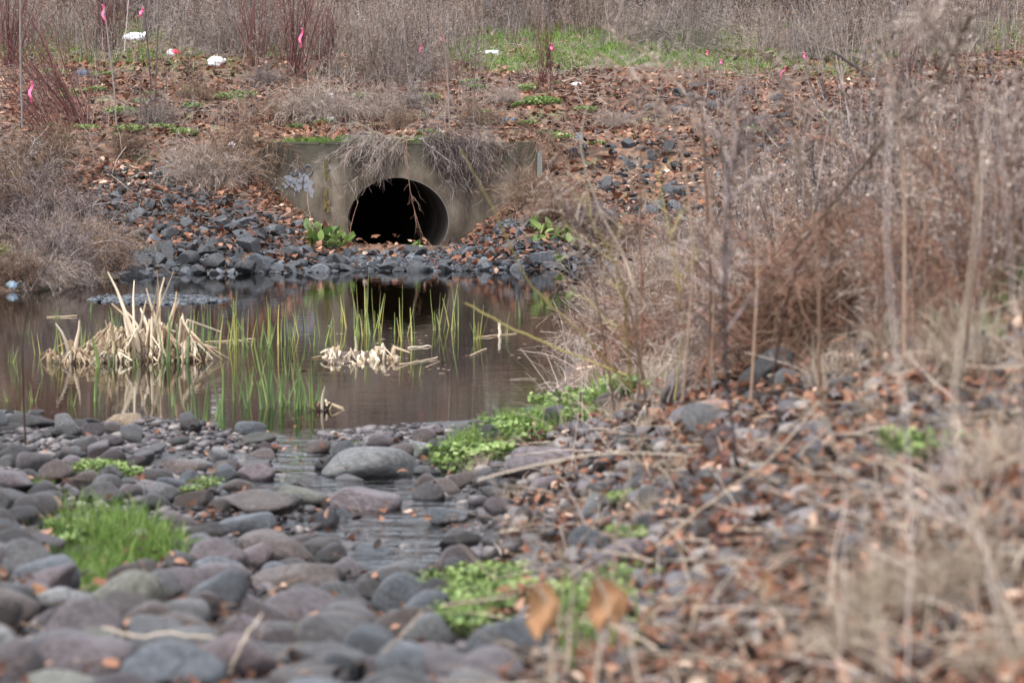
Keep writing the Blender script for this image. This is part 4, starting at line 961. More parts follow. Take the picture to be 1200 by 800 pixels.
def broad(n, size, h, name='broadleaf_plant', stems=0):
    a, b_ = MB(), MB(); p, d = fan(n, .13, .8, h); P = grow(p, d, rng.uniform(.4, 1, n) * h, 4, .1, grav=.05); b_.tubes(P, .004, .003)
    V = []; 
    # long oval blades, arched, from each petiole tip
    K = 7; t = np.linspace(0, 1, K); T = P[:, -1] - P[:, -2]; T /= np.linalg.norm(T, axis=1, keepdims=True)
    B = grow(P[:, -1], T + rng.normal(0, .3, T.shape), rng.uniform(.7, 1.2, n) * size, K, .05, grav=.12)
    side = np.cross(T, rng.normal(0, .2, T.shape) + [0, 0, 1]); side /= np.linalg.norm(side, axis=1, keepdims=True)
    w = (np.sin(PI * np.clip(t * .93 + .05, 0, 1)) ** .8)[None, :, None] * size * .32
    V = np.stack([B - side[:, None] * w + [0, 0, size * .05], B, B + side[:, None] * w + [0, 0, size * .05]], 2)
    base = (np.arange(n) * K * 3)[:, None, None]; k = (np.arange(K - 1) * 3)[None, :, None]; q = np.arange(2)[None, None]
    F = np.stack([base + k + q, base + k + q + 1, base + k + q + 4, base + k + q + 3], -1).reshape(-1, 4)
    b_.add(V.reshape(-1, 3), F, np.repeat(rng.random(n), K * 3))
    parts = [('leaves', b_, M['herb'])]
    if stems:
        p, d = fan(stems, .08, .15, h); P = grow(p, d, rng.uniform(.8, 1.3, stems) * h, 5, .05); a.tubes(P, .02, .014, 6); parts.append(('old_stems', a, M['darkroot']))
    return proto(name, parts)
bl = broad(44, .13, .24, stems=4)
put(bl, g1(375, 294), None, 1.1, 'broad leaved green plant with dark stems beside the pipe', 'plant', 'broadleaf plants'); put(bl, g1(395, 294) , 2.0, .85, 'smaller broad leaved plant nearer the pipe mouth', 'plant', 'broadleaf plants')
bs = broad(12, .13, .08)
for u, v, s, lab in [(483,296,.9,'little broad leaved plant on the stones under the pipe'),(640,277,1.3,'bright broad leaved plant on the leafy far shore'),(655,279,1.0,'low broad leaved plant beside the bright one'),(662,291,.9,'small broad leaved plant at the stony far edge'),(633,280,.9,'small broad leaved plant left of the bright one'),(650,312,.8,'broad leaved plant at the waterline')]:
    _used[lab] = 1; put(bs, g1(u, v), None, s, lab, 'plant', 'broadleaf plants')
# lawn: short blades no one could count
P = land(-9, 9, 40.5, 53, 130000); P = P[rng.random(len(P)) < lawn_mask(P[:, 0], P[:, 1])]; n = len(P)
mb = MB(); d = rng.normal(0, .5, (n, 3)); d[:, 2] = 1; mb.ribbons(grow(P, d, rng.uniform(.05, .13, n), 3, .1), .013)
tag(mb.build('lawn_grass', M['grass']), 'short green lawn behind the far slope', kind='stuff')
# wood edge: thicket plus trees
thick = MB(); n = 1500; x, y = rng.uniform(-12, 12, n), rng.uniform(51, 60, n); p = np.stack([x, y, H(x, y) - .05], -1)
d = rng.normal(0, .35, (n, 3)); d[:, 2] = 1; P = grow(p, d, rng.uniform(1.0, 3.4, n), 9, .13, grav=.04); thick.tubes(P, rng.uniform(.006, .016, n), .003)
q, dd, t = kids(P, 14000, .1, 1, .7); Q = grow(q, dd, rng.uniform(.2, .9, len(q)), 5, .2, grav=.05); thick.tubes(Q, .005, .002)
q, dd, t = kids(Q, 16000, .2, 1, .7); Q = grow(q, dd, rng.uniform(.1, .4, len(q)), 4, .2); thick.tubes(Q, .003, .0015)
tag(thick.build('undergrowth', M['thicket']), 'tangled leafless thicket at the wood edge', kind='stuff')
def tree(h):
    a, b_ = MB(), MB(); P = grow(np.array([[0, 0, -.1]]), np.array([[rng.normal(0, .05), 0, 1.]]), h, 12, .04); a.tubes(P, [.02 * h], [.004 * h], 8)
    q, dd, t = kids(P, 26, .12, .97, .8); Q = grow(q, dd, (1.15 - t) * h * .42, 8, .12, up=.08); b_.tubes(Q, .006 * h * (1.1 - t) + .004, .003, 4)
    q, dd, t = kids(Q, 420, .15, 1, .6); Q2 = grow(q, dd, rng.uniform(.05, .14, len(q)) * h, 6, .14, up=.03); b_.tubes(Q2, .007, .003)
    q, dd, t = kids(Q2, 2600, .1, 1, .6); Q3 = grow(q, dd, rng.uniform(.02, .07, len(q)) * h, 4, .15, up=.03); b_.tubes(Q3, .0035, .0018)
    return proto('bare_tree', [('trunk', a, M['bark']), ('crown', b_, M['twig_grey'])])
trees = [tree(7.5), tree(6.5), tree(8)]
for k, (u, y, s) in enumerate([(735,56,1),(762,54,.9),(60,57,1),(8,50,.9),(250,60,1.1),(420,58,.9),(560,60,1.1),(690,60,1.),(880,57,.9),(980,60,1.1),(1090,56,1.),(1180,58,1.),(340,63,1.1),(150,62,1.),(500,66,1.2),(820,65,1.2),(1030,66,1.2)]):
    x = (u - 600) / FPX * y; p = (x, y, H(x, y)); lab = where_label('leafless grey tree in the wood edge', p); put(trees[k % 3], p, None, s, lab, 'tree', 'leafless trees at the wood edge')

# ------------------------------------------------------------------ litter and ribbons
M['white'] = plain('white plastic', (.78, .79, .84), .35, scale=20)
M['redp'] = plain('red printed plastic', (.55, .03, .05), .4)
M['pink'] = plain('pink flagging tape', (.85, .16, .32), .5)
M['blue'] = plain('sky blue plastic', (.10, .42, .75), .4)
M['rag'] = plain('dark rag cloth', (.07, .08, .11), .8)
M['bluegrey'] = plain('faded blue plastic', (.30, .42, .52), .45)
def bag(u, v, w, h, label, mat='white', extra=None, cat='litter', name='plastic_bag'):
    p = g1(u, v); d = p[1]; sx, sz = w / 2 / FPX * d, h / 2 / FPX * d
    V, F = ICO[4]; r = rng
    fr = r.normal(0, 3.5, (9, 3)); ph = r.random(9) * 6
    nn = sum(np.abs(np.sin(V @ fr[i] + ph[i])) for i in range(9)) / 9
    W = V * (.62 + .75 * nn)[:, None] * [sx, sx * .7, sz] + [0, 0, sz * .6]
    e = empty(name, p); mb = MB(); mb.add(W, F); mb.build('film', M[mat], e)
    if extra:
        sel = F[((V[F].mean(1) @ np.array(extra[1])) > extra[2])]; mb = MB(); mb.add(W * 1.02, sel); mb.build('print', M[extra[0]], e)
    else:
        R = grow(np.array([[sx * .6, 0, sz]]), np.array([[1., -.3, .4]]), sx * .8, 6, .3); mb = MB(); mb.ribbons(R, [sx * .4], taper=False); mb.build('handle', M[mat], e)
    tag(e, label, cat); return e
bag(157, 50, 24, 13, 'crumpled white plastic bag on leaves beside red stems')
bag(203, 68, 17, 11, 'crumpled red and white wrapper on the leaf slope', 'white', ('redp', (.5, -.5, .6), .62), name='food_wrapper')
bag(253, 79, 17, 14, 'round crumpled white plastic on the leaf slope')
bag(388, 118, 12, 9, 'white plastic scrap caught in the matted mound', name='plastic_scrap')
bag(389, 145, 7, 8, 'tiny white scrap low in the matted mound', name='plastic_scrap')
bag(272, 176, 8, 8, 'small white scrap under the brown cane mound', name='plastic_scrap')
bag(221, 56, 4, 6, 'tiny white scrap right of the red wrapper', name='plastic_scrap')
bag(678, 101, 16, 5, 'thin whitish plastic strip right of the lone red shrub', name='plastic_scrap')
bag(592, 142, 5, 4, 'bright blue scrap on the leaves above the wall', 'blue', name='plastic_scrap')
bag(601, 141, 4, 3, 'smaller bright blue scrap beside the first', 'blue', name='plastic_scrap')
bag(14, 341, 12, 10, 'faded blue scrap at the pond edge', 'bluegrey', name='plastic_scrap')
bag(97, 92, 16, 10, 'dark bluish rag under the leaning stems', 'rag', name='rag')
def cup(u, v, L, r, label):
    p = g1(u, v); e = empty('paper_cup', p); bm = bmesh.new(); K = 24
    rows = [[bm.verts.new((x, rr * math.cos(2 * PI * k / K), r + rr * math.sin(2 * PI * k / K))) for k in range(K)] for x, rr in ((-L / 2, r * .78), (L / 2, r), (L / 2, r * .94), (-L / 2 + .01, r * .72))]
    for a, c in zip(rows[:-1], rows[1:]):
        for k in range(K): bm.faces.new((a[k], a[(k + 1) % K], c[(k + 1) % K], c[k]))
    bm.faces.new(rows[0][::-1]); bm.faces.new(rows[3])
    bm_obj(bm, 'cup_wall', M['white'], e, True)
    t = np.linspace(0, 2 * PI, 25); mb = MB(); mb.tubes(np.stack([0 * t + L / 2, r * np.cos(t), r + r * np.sin(t)], -1)[None], [.004], [.004], 6, ref=np.array([[1., 0, 0]])); mb.build('rim', M['white'], e)
    e.rotation_euler = (0, .05, -.25); tag(e, label, 'cup')
cup(576, 66, .20, .045, 'white paper cup lying at the lawn edge')
def ribbon(u, v0, v1, y, du, label):
    t = np.linspace(0, 1, 10); P = np.array([at(u + du * a + 1.5 * math.sin(a * 9), v0 + (v1 - v0) * a, y + .02 * math.sin(a * 7)) for a in t])
    e = empty('pink_ribbon', P[0]); mb = MB(); mb.ribbons((P - P[0])[None], [.018 if u > 700 else .03], taper=False, ref=np.array([[.25, -1., .1]])); mb.build('tail', M['pink'], e)
    mb = MB(); a = np.linspace(0, 2 * PI, 12); mb.tubes(np.stack([.012 * np.cos(a), .012 * np.sin(a), 0 * a], -1)[None], [.006], [.006], 6, 1., ref=np.array([[0, 0, 1.]])); mb.build('knot', M['pink'], e)
    _used[label] = 1; tag(e, label, 'ribbon', 'pink marking ribbons')
for a in [(37,96,120,33.5,-2,'long pink ribbon hanging low near the edge'),(120,6,28,40,3,'pink ribbon hanging above the white bag'),(167,10,20,40,-3,'short pink ribbon on a sapling'),(354,34,56,40,-3,'pink ribbon on the broad red shrub'),(493,52,64,40,0,'pink ribbon on stalks above the wall'),(519,42,50,41,0,'small pink ribbon at the lawn edge'),
          (647,52,60,39,0,'small pink ribbon on the lone red shrub'),(845,70,76,40,1,'pink ribbon on stalks before the lawn'),(829,60,66,41,0,'tiny pink ribbon beside another on the lawn'),(920,78,94,38,-7,'slanting pink ribbon in the dry stems'),(942,62,70,39,2,'small pink ribbon high in the dry stems')]: ribbon(*a)
branch('marker_post', [(26,150,33),(24,60,33),(24,-10,33)], .012, .012, 'bark', 'thin dark post at the edge of the slope', 'post')

# ------------------------------------------------------------------ pond plants
def blade_clump(n, h, spread=.18, w=.022, mat='reed', name='reed_shoot', t0=.0, t1=1.):
    mb = MB(); p, d = fan(n, .05, spread, h); p[:, 2] = -.12; P = grow(p, d, rng.uniform(.55, 1.05, n) * (h + .12), 8, .03, grav=.012)
    mb.tubes(P, rng.uniform(.7, 1.1, n) * w * .5, w * .08, 4, .3, rng.uniform(t0, t1, n)); return mb.build(name, M[mat])
gr = [blade_clump(6, .26, t0=0, t1=.4), blade_clump(5, .23, .25, t0=0, t1=.5), blade_clump(8, .27, .3, t0=0, t1=.5)]
yl = [blade_clump(4, .28, .2, t0=.35, t1=1), blade_clump(3, .29, .12, t0=.3, t1=1), blade_clump(6, .31, .28, t0=.3, t1=.9)]
def water_at(u, v): return plane(u, v, 0.0)
gs, ys = [], []
for u, v, k, s in [(58,440,'y',.7),(20,448,'g',.5),(40,470,'g',.5),(75,425,'y',.9),(85,475,'g',.5),(100,402,'g',.7),(115,470,'g',.7),(122,430,'g',1.25),(128,405,'g',1.),(108,365,'g',.55),(150,418,'g',.7),(204,425,'g',1.3),(200,415,'g',1.),
    (222,398,'y',.8),(232,405,'g',.9),(240,400,'g',1.05),(250,402,'y',1.0),(262,408,'y',1.1),(270,404,'y',1.2),(278,398,'y',1.1),(290,405,'y',.9),(298,408,'g',1.5),(310,402,'y',1.),(322,400,'y',1.1),(333,404,'y',1.),(345,398,'y',.9),(372,405,'y',1.),(232,495,'g',1.0),(250,500,'g',1.25),(255,506,'g',.9),
    (312,478,'g',1.4),(322,476,'g',1.5),(335,472,'g',1.0),(345,474,'g',1.1),(352,480,'g',1.),(360,478,'g',1.2),(372,470,'g',.8),(408,385,'y',1.0),(418,392,'y',1.35),(428,395,'y',1.5),(436,392,'y',1.3),(445,385,'y',1.),(470,392,'y',1.2),(478,400,'y',1.1),(515,386,'y',1.),(522,388,'y',1.2),(532,382,'y',1.),(560,398,'y',.9),(588,392,'y',.6),(608,372,'g',.6),(398,378,'y',.8),
    (30,392,'g',.5),(65,372,'g',.5),(395,415,'y',.7),(486,440,'y',.5),(340,440,'g',.7),(300,450,'g',.7),(8,470,'g',.4),(26,495,'g',.45),(45,415,'y',.6),(68,410,'g',.8),(95,415,'y',.6),(15,425,'g',.6),(140,395,'g',.9),(185,440,'g',.5),(215,385,'g',.8),(382,395,'y',1.),(352,395,'y',.8),(285,470,'g',.8),(205,475,'g',.5),(160,430,'g',.7)]:
    (gs if k == 'g' else ys).append((u, v, s))
for lst, pr, ph in ((gs, gr, 'green reed shoot standing in the pond'), (ys, yl, 'yellowing reed shoot standing in the pond')):
    for k, (u, v, s) in enumerate(lst):
        p = water_at(u, v); put(pr[k % 3], p, None, s, where_label(ph, p), 'reed', 'reed shoots in the pond', rng.normal(0, .05), rng.normal(0, .05))
def folded(n, rad, h, up=.4, w=.02, fold=(.35, .8)):
    """broken cattail leaves: rise, kink, fall"""
    a = rng.random(n) * 2 * PI; r = rad * np.sqrt(rng.random(n)); p = np.stack([r * np.cos(a), r * np.sin(a) * .6, np.full(n, -.03)], -1)
    out = np.stack([np.cos(a), np.sin(a), 0 * a], -1); hh = rng.uniform(.35, 1, n) * h; f = rng.uniform(*fold, n)
    k1 = p + out * (rng.uniform(-.05, .22, n) * hh)[:, None] + np.array([0, 0, 1]) * (hh * f)[:, None]
    L2 = hh * rng.uniform(.4, .9, n); dr = out * rng.uniform(.3, 1, n)[:, None] + rng.normal(0, .35, (n, 3)); dr[:, 2] = -rng.uniform(.2, 1.2, n); dr /= np.linalg.norm(dr, axis=1, keepdims=True)
    k2 = k1 + dr * L2[:, None]; k2[:, 2] = np.maximum(k2[:, 2], -.02)
    return np.stack([p, p * .5 + k1 * .5, k1 * .93 + p * .07, k1, k1 * .9 + k2 * .1, k1 * .4 + k2 * .6, k2], 1)
def cattail(u, v, rad, h, n, nup, label, upv=None, name='dead_cattail_clump'):
    e = empty(name, water_at(u, v)); a, b_, c = MB(), MB(), MB()
    n = int(n * 1.5); a.tubes(folded(n, rad, h * .66), rng.uniform(.011, .024, n), .005, 6, .38, rng.uniform(.2, 1, n)); a.build('broken_leaves', M['bleach'], e)
    if nup:
        p, d = fan(nup, rad * .45, .2, h); P = grow(p, d, rng.uniform(.4, 1.05, nup) * h, 6, .09); b_.tubes(P, rng.uniform(.015, .026, nup), .005, 6, .4, rng.uniform(.35, 1, nup)); b_.build('upright_stalks', M['bleach'], e)
    V, F = rock_verts(rng, 4, 12, 10, .15); c.add(V * [rad * .85, rad * .5, h * .22], F, rng.random(len(V)))
    P = grow(*fan(90, rad * .8, .5, .1), rng.uniform(.02, max(.04, h * .4), 90), 4, .15); c.tubes(P, .007, .003, 3); c.build('root_mound', M['darkroot'], e)
    tag(e, label, 'cattails', 'dead cattail clumps')
cattail(172, 420, .28, .62, 64, 20, 'tallest dead cattail clump with bleached upright stalks')
cattail(86, 424, .17, .34, 34, 2, 'low dead cattail clump of folded bleached leaves')
cattail(222, 422, .12, .34, 16, 2, 'small folded cattail clump right of the tallest one')
cattail(132, 424, .12, .30, 16, 1, 'sparse cattail stubble between the two pale clumps')
cattail(420, 420, .25, .24, 50, 1, 'low mat of broken bleached cattail stalks')
cattail(396, 425, .14, .12, 16, 0, 'flat scatter of cattail pieces beside the low mat')
cattail(735, 445, .20, .40, 60, 6, 'bleached grass clump at the edge of the bank')
cattail(378, 480, .03, .22, 4, 1, 'single folded bleached leaf at the near pond edge')
def stick(name, a, c, r, mat, label, cat, group=None, knots=True):
    P = np.stack([a + (c - a) * t for t in np.linspace(0, 1, 8)])[None]; P = P + rng.normal(0, r * .3, P.shape); mb = MB(); mb.tubes(P, [r], [r * .75], 7); return tag(mb.build(name, M[mat]), label, cat, group)
stick('cattail_stub', water_at(586, 394) + [0, 0, -.05], at(585, 377, water_at(586, 394)[1]), .013, 'bleach', 'pale broken stub standing alone in the pond', 'stub')
for (u, v, u2, v2, lab) in [(560,396,605,391,'pale stalk floating behind the lone stub'),(550,418,570,409,'short pale stalk floating before the lone stub'),(478,408,505,406,'thin pale stalk floating in the open pond'),(468,428,512,420,'bent pale stalk floating right of the low mat'),(235,402,300,398,'long pale stalk floating behind the green shoots'),(365,420,400,416,'pale stalk floating left of the low mat'),(55,372,90,371,'thin pale stalk floating at the left'),(498,432,515,424,'small pale fragment floating in the pond')]:
    stick('floating_stalk', water_at(u, v) + [0, 0, .004], water_at(u2, v2) + [0, 0, .004], .0065, 'bleach', lab, 'stalk', 'floating pale stalks')
q1 = rng.uniform([380, 380], [620, 440], (60, 2)); P = plane(q1[:, 0], q1[:, 1]); P = P[Sd(P[:, 0], P[:, 1]) < -.1]; P[:, 2] = .004; mb = MB(); mb.leaves(P, rng.uniform(.02, .05, len(P)), .03, .6, rng.uniform(.6, 1, len(P)), .05)
tag(mb.build('floating_debris', M['leaf'], smooth=False), 'specks of leaf floating on the pond', kind='stuff')

# ------------------------------------------------------------------ near green growth
gt2 = [greengrass(420, .11, .13, .004), greengrass(300, .08, .10, .004)]
hb2 = [herb(150, .11, .06, .02), herb(110, .09, .05, .022)]
pts = [g1(u, v) for u, v in [(120,618),(150,612),(95,632),(125,645),(160,640),(180,628),(105,665),(140,668),(165,660),(80,655),(70,680),(175,690),(88,690),(130,690),(115,640),(145,625),(150,650)]]
multi(gt2, pts, 'bright green grass tuft among the near cobbles', 'grass', 'grass tufts', (.7, 1.25))
pts = [g1(u, v) for u, v in [(46,572),(395,528),(375,532),(415,524),(360,536)]]
multi(gt2, pts, 'small green moss tuft on the shore', 'grass', 'grass tufts', (.35, .55))
pts = [g1(u, v) for u, v in [(118,560),(130,556),(105,562),(150,563),(240,578),(226,585),(75,628),(70,650)]]
multi(hb2, [p + np.array([0, 0, .02]) for p in pts], 'lime green herb patch on the gravel', 'weeds', 'green herb patches', (.5, .85))
pts = [g1(u, v) for u, v in [(540,548),(552,535),(568,525),(585,518),(600,510),(620,505),(640,500),(655,492),(670,486),(690,480),(700,470),(665,500),(625,515),(648,478),(612,496),(590,505),(575,538),(725,462),(745,462),(685,494)]]
multi(hb2 + gt2[:1], pts, 'bright green herb patch along the shore', 'weeds', 'green herb patches', (1.0, 1.6))
pts = [g1(u, v) for u, v in [(545,720),(560,705),(575,730),(600,712),(540,745),(560,755),(610,700),(590,690),(530,700),(575,690),(555,690),(700,740),(690,720),(710,765),(740,700),(720,730),(680,745),(745,650),(1085,552),(735,600),(500,700)]]
multi(hb2, [p + np.array([0, 0, .03]) for p in pts], 'green leafy herb patch on the near bank', 'weeds', 'green herb patches', (.55, .95))
pts = [g1(u, v) for u, v in [(1030,690),(1045,680),(1060,690),(1020,680)]]
M['moss'] = plant_mat('yellow green moss', [(.12,.13,.04),(.24,.26,.08),(.36,.38,.15)], transl=.2)
mo = greengrass(500, .05, .05, .003, 'moss_tuft', 'moss'); mo2 = [mo]
multi(mo2, pts, 'yellow green moss tuft under the dry stems', 'moss', 'moss tufts', (.8, 1.0))
gbig = [greengrass(160, .26, .16, .008, 'grass_tuft')]
x, y = rng.uniform(1.15, 2.3, 24), rng.uniform(9.5, 15, 24); multi(gbig, list(np.stack([x, y, H(x, y)], -1)), 'tall green grass tuft under the dry bank stems', 'grass', 'grass tufts', (.4, .75))

# ------------------------------------------------------------------ side bank thicket
def bankpts(n, x0, x1, y0, y1, f):
    out = []
    while len(out) < n:
        x, y = rng.uniform(x0, x1), rng.uniform(y0, y1)
        if f(x, y): out.append(np.array([x, y, float(H(x, y))]))
    return out
tw = [weed(7, 1.15, 'twig_grey', 'fluff', fl=60, side=9, sp=.16, size=.016, name='tall_weed', r=.15), weed(6, 1.3, 'twig_brown', 'fluff', fl=70, side=9, sp=.18, size=.018, name='tall_weed', r=.12), weed(8, 1.0, 'twig_purple', 'twig_purple', fl=50, side=10, sp=.2, size=.012, name='tall_weed', r=.2)]
rd = [weed(6, .8, 'rust', 'rust', fl=60, side=6, sp=.12, size=.012, name='rusty_dock', r=.1), weed(5, .65, 'red', 'rust', fl=40, side=5, sp=.15, size=.012, name='rusty_dock', r=.1)]
edge = lambda x, y: (600 + FPX * x / y) > np.interp(y, [8, 12, 16, 24, 31], [1010, 930, 860, 810, 800])
for zone, (n, x0, x1, y0, y1) in enumerate([(62, 1.0, 6.0, 17, 31), (44, .9, 3.6, 10, 17)]):
    multi(tw, bankpts(n, x0, x1, y0, y1, edge), ['tall fluffy grey weed', 'tall fluffy brown weed', 'tall purplish twiggy weed'], 'weeds', 'tall weeds on the side bank', (.75, 1.15))
multi(rd, bankpts(26, .95, 2.6, 8.5, 14, edge), ['rusty seeded dock stalks', 'short rusty red dock stalks'], 'dock', 'rusty dock plants on the side bank', (.6, 1.0))
bsh = [shrub_red(16, 1.3, .35, 'thicket', 10), shrub_red(14, 1.5, .4, 'twig_grey', 8), shrub_red(18, 1.1, .5, 'thicket', 14)]
multi(bsh, bankpts(44, 1.2, 6.5, 12, 30, edge), ['dark leafless bush', 'grey leafless bush', 'dark sprawling bush'], 'bush', 'leafless bushes on the side bank', (.7, 1.05))
mb = MB(); q1 = sample([(600,520),(760,450),(960,410),(1230,350),(1230,860),(620,860),(560,700),(600,600)], 1100); P = G(q1[:, 0], q1[:, 1]); P[:, 2] += .02 + rng.random(len(P)) * .05
d = rng.normal(0, 1, P.shape); d[:, 2] = np.abs(d[:, 2]) * .3; mb.tubes(grow(P, d, rng.uniform(.05, .22, len(P)), 6, .10, grav=.03), rng.uniform(.0016, .0034, len(P)), .001); tag(mb.build('dry_grass_litter', M['straw']), 'loose dry straw lying over the near bank', kind='stuff')
P = land(.2, 5, 9.5, 30.5, 6000); P = P[(Sd(P[:, 0], P[:, 1]) > .0) & (Sd(P[:, 0], P[:, 1]) < 4)]; d = rng.normal(0, .7, P.shape); d[:, 2] = np.abs(d[:, 2]) + .3; mb = MB(); mb.tubes(grow(P, d, rng.uniform(.12, .45, len(P)), 6, .12, grav=.07), rng.uniform(.0018, .0035, len(P)), .0012); tag(mb.build('dry_grass_litter', M['fluff']), 'matted dry grass along the side bank', kind='stuff')
q1 = np.concatenate([sample([(180,690),(330,680),(340,780),(150,790)], 90), sample(BED, 260)]); P = G(q1[:, 0], q1[:, 1]); P[:, 2] = np.maximum(P[:, 2], 0) + .03 + rng.random(len(P)) * .03
d = rng.normal(0, 1, P.shape); d[:, 2] = np.abs(d[:, 2]) * .4; mb = MB(); mb.tubes(grow(P, d, rng.uniform(.03, .14, len(P)), 6, .2, grav=.05), rng.uniform(.001, .0024, len(P)), .0007); tag(mb.build('dry_grass_litter', M['twig_brown']), 'bits of dead grass washed over the cobbles', kind='stuff')
P = land(.75, 4.5, 2.8, 12, 26000); P = P[~inview_v(P)]; leaf_litter(P, rng.uniform(.025, .07, len(P)), 'leaf_litter', 'fallen leaves over the bank beside the camera', .02, .6)
P = land(.75, 4.5, 2.8, 12, 3500); P = P[~inview_v(P)]; d = rng.normal(0, .8, P.shape); d[:, 2] = np.abs(d[:, 2]) + .3; mb = MB(); mb.tubes(grow(P, d, rng.uniform(.06, .35, len(P)), 6, .12, grav=.07), rng.uniform(.0014, .003, len(P)), .001); tag(mb.build('dry_grass_litter', M['straw']), 'dry grass over the bank beside the camera', kind='stuff')
dg = [drygrass(200, .42, .14, w=.005), drygrass(260, .34, .18, w=.004), drygrass(160, .5, .12, 'fluff', .2, .005)]
P = []
for (u, v) in sample([(760,440),(900,400),(1220,330),(1220,860),(950,860),(900,700),(760,520)], 22): P.append(g1(u, v))
multi(dg, P, 'dry straw grass tuft', 'grass', 'dry grass tufts on the bank', (.16, .38))
multi(dg, bankpts(70, .5, 4.5, 11, 31, lambda x, y: Sd(x, y) > .15), 'dry straw grass tuft behind the bank crest', 'grass', 'dry grass tufts on the bank', (.5, .9))
P = [g1(u, v) for u, v in [(560,560),(600,590),(650,560),(700,530),(760,510),(720,490),(690,600),(540,640),(610,640),(680,660),(760,620),(800,560),(740,450),(700,440),(790,440)]]
multi(dg[:2], P, 'sparse dry grass wisp', 'grass', 'dry grass tufts on the bank', (.18, .32))
CR = [(880,430),(1215,325),(1215,470),(950,480)]
multi(rd, [g1(u, v) for u, v in sample(CR, 16)], ['rusty seeded dock stalks', 'short rusty red dock stalks'], 'dock', 'rusty dock plants on the side bank', (.3, .6))
multi(gbig, [g1(u, v) for u, v in sample([(960,400),(1215,320),(1215,400),(1000,430)], 14)], 'green grass tuft on the bank crest', 'grass', 'grass tufts', (.25, .5))
multi(dg, [g1(u, v) for u, v in sample(CR, 9)], 'dry straw grass tuft', 'grass', 'dry grass tufts on the bank', (.3, .6))
multi(tw, [g1(u, v) for u, v in sample([(960,420),(1215,340),(1215,380),(1000,430)], 12)], ['tall fluffy grey weed', 'tall fluffy brown weed', 'tall purplish twiggy weed'], 'weeds', 'tall weeds on the side bank', (.4, .7))
def straws(n, h, sp, mat):
    mb = MB(); p, d = fan(n, .06, sp, h); P = grow(p, d, rng.uniform(.4, 1.1, n) * h, 8, .07, grav=.04); mb.tubes(P, rng.uniform(.0025, .0045, n), .0015, 4)
    q, dd, t = kids(P, n * 2, .3, .9, .6); mb.tubes(grow(q, dd, rng.uniform(.04, .16, len(q)), 5, .12), .0014, .0007); return mb.build('straw_stalks', M[mat])
st = [straws(4, .40, .8, 'straw'), straws(3, .5, .6, 'fluff'), straws(4, .34, 1.0, 'straw'), straws(3, .42, .7, 'twig_grey')]
multi(st, [g1(u, v) for u, v in sample([(620,560),(800,470),(960,430),(1215,380),(1215,860),(700,860)], 24)] + [g1(u, v) for u, v in sample([(980,480),(1215,420),(1215,860),(980,860)], 22)], ['pale leaning straw stalks', 'pale dry stalks', 'splayed straw stalks', 'grey dry stalks'], 'stalks', 'dry stalks on the near bank', (.5, .9))
big_tuft = [drygrass(700, .34, .12, 'straw', .22, .0035)]
for u, v, s, lab in [(1040,745,.5,'large bleached grass tussock under the moss tuft'),(1140,720,.5,'large bleached grass tussock at the edge of the bank'),(1000,790,.4,'bleached grass tussock cut by the bottom edge'),(1180,560,.42,'bleached grass tussock beside the frame edge')]:
    _used[lab] = 1; put(big_tuft[0], g1(u, v), None, s, lab, 'grass', 'dry grass tufts on the bank')

# ------------------------------------------------------------------ single stems and branches by the camera
B = branch
B('dead_branch', [(925,300,8.6),(975,240,8.4),(1055,140,8.2),(1100,90,8.2),(1138,18,8.1)], .004, .006, 'darkroot', 'dark dead branch slanting up across the dry stems', 'branch', twigs=22, tw=(.04, .14), tr=.003)
B('dead_branch', [(975,60,14),(1030,95,14),(1060,110,14)], .008, .006, 'bark', 'short dark branch above the slanting one', 'branch', twigs=6)
B('seed_plume', [(905,450,8.5),(925,340,8.3),(960,275,8.2),(1010,240,8.1)], .004, .003, 'rust', 'rusty seed stalk with a drooping plume', 'stalk', 'rusty seed plumes', twigs=90, tw=(.03, .10), tr=.0022, grav=.2, tname='seed_branches')
B('seed_plume', [(820,440,10.5),(850,370,10.4),(900,310,10.3),(950,270,10.2)], .004, .003, 'rust', 'rusty arching plume over the pond side of the bank', 'stalk', 'rusty seed plumes', twigs=110, tw=(.03, .12), tr=.0022, grav=.2, tname='seed_branches')
B('dry_twig', [(855,560,7.3),(960,470,7.3),(1060,375,7.2),(1180,305,7.1)], .0024, .0018, 'straw', 'long tan stem slanting over the leafy bank', 'stem', 'dry stems near the camera')
B('dry_twig', [(560,562,8.),(640,542,8.),(720,530,8),(800,533,8)], .0024, .0018, 'straw', 'tan stem arched over the long flat stone', 'stem', 'dry stems near the camera', twigs=3, tw=(.03, .08))
B('dry_twig', [(770,640,6.5),(830,590,6.6),(900,540,6.8),(960,470,7.)], .003, .002, 'straw', 'thin tan stem leaning across the middle of the bank', 'stem', 'dry stems near the camera')
B('dry_twig', [(720,700,5.6),(722,620,5.7),(740,550,5.8),(765,480,5.9),(800,420,6)], .0022, .0012, 'straw', 'pale curved grass stem rising through the bank', 'stem', 'dry stems near the camera')
B('dry_twig', [(650,690,5.5),(610,620,5.6),(575,560,5.7)], .002, .0012, 'twig_grey', 'grey twig leaning left over the stream edge', 'stem', 'dry stems near the camera')
B('dry_twig', [(690,690,5.6),(640,640,5.7),(590,610,5.8)], .002, .0012, 'twig_grey', 'second grey twig below the leaning one', 'stem', 'dry stems near the camera')
B('dry_twig', [(268,790,5.4),(285,750,5.4),(306,720,5.5)], .0026, .0018, 'straw', 'pale dry stick standing between the bottom cobbles', 'stem', 'dry stems near the camera')
B('dry_twig', [(450,765,5.5),(475,740,5.5),(495,715,5.6)], .0026, .0018, 'straw', 'pale dry stick beside the green herbs', 'stem', 'dry stems near the camera')
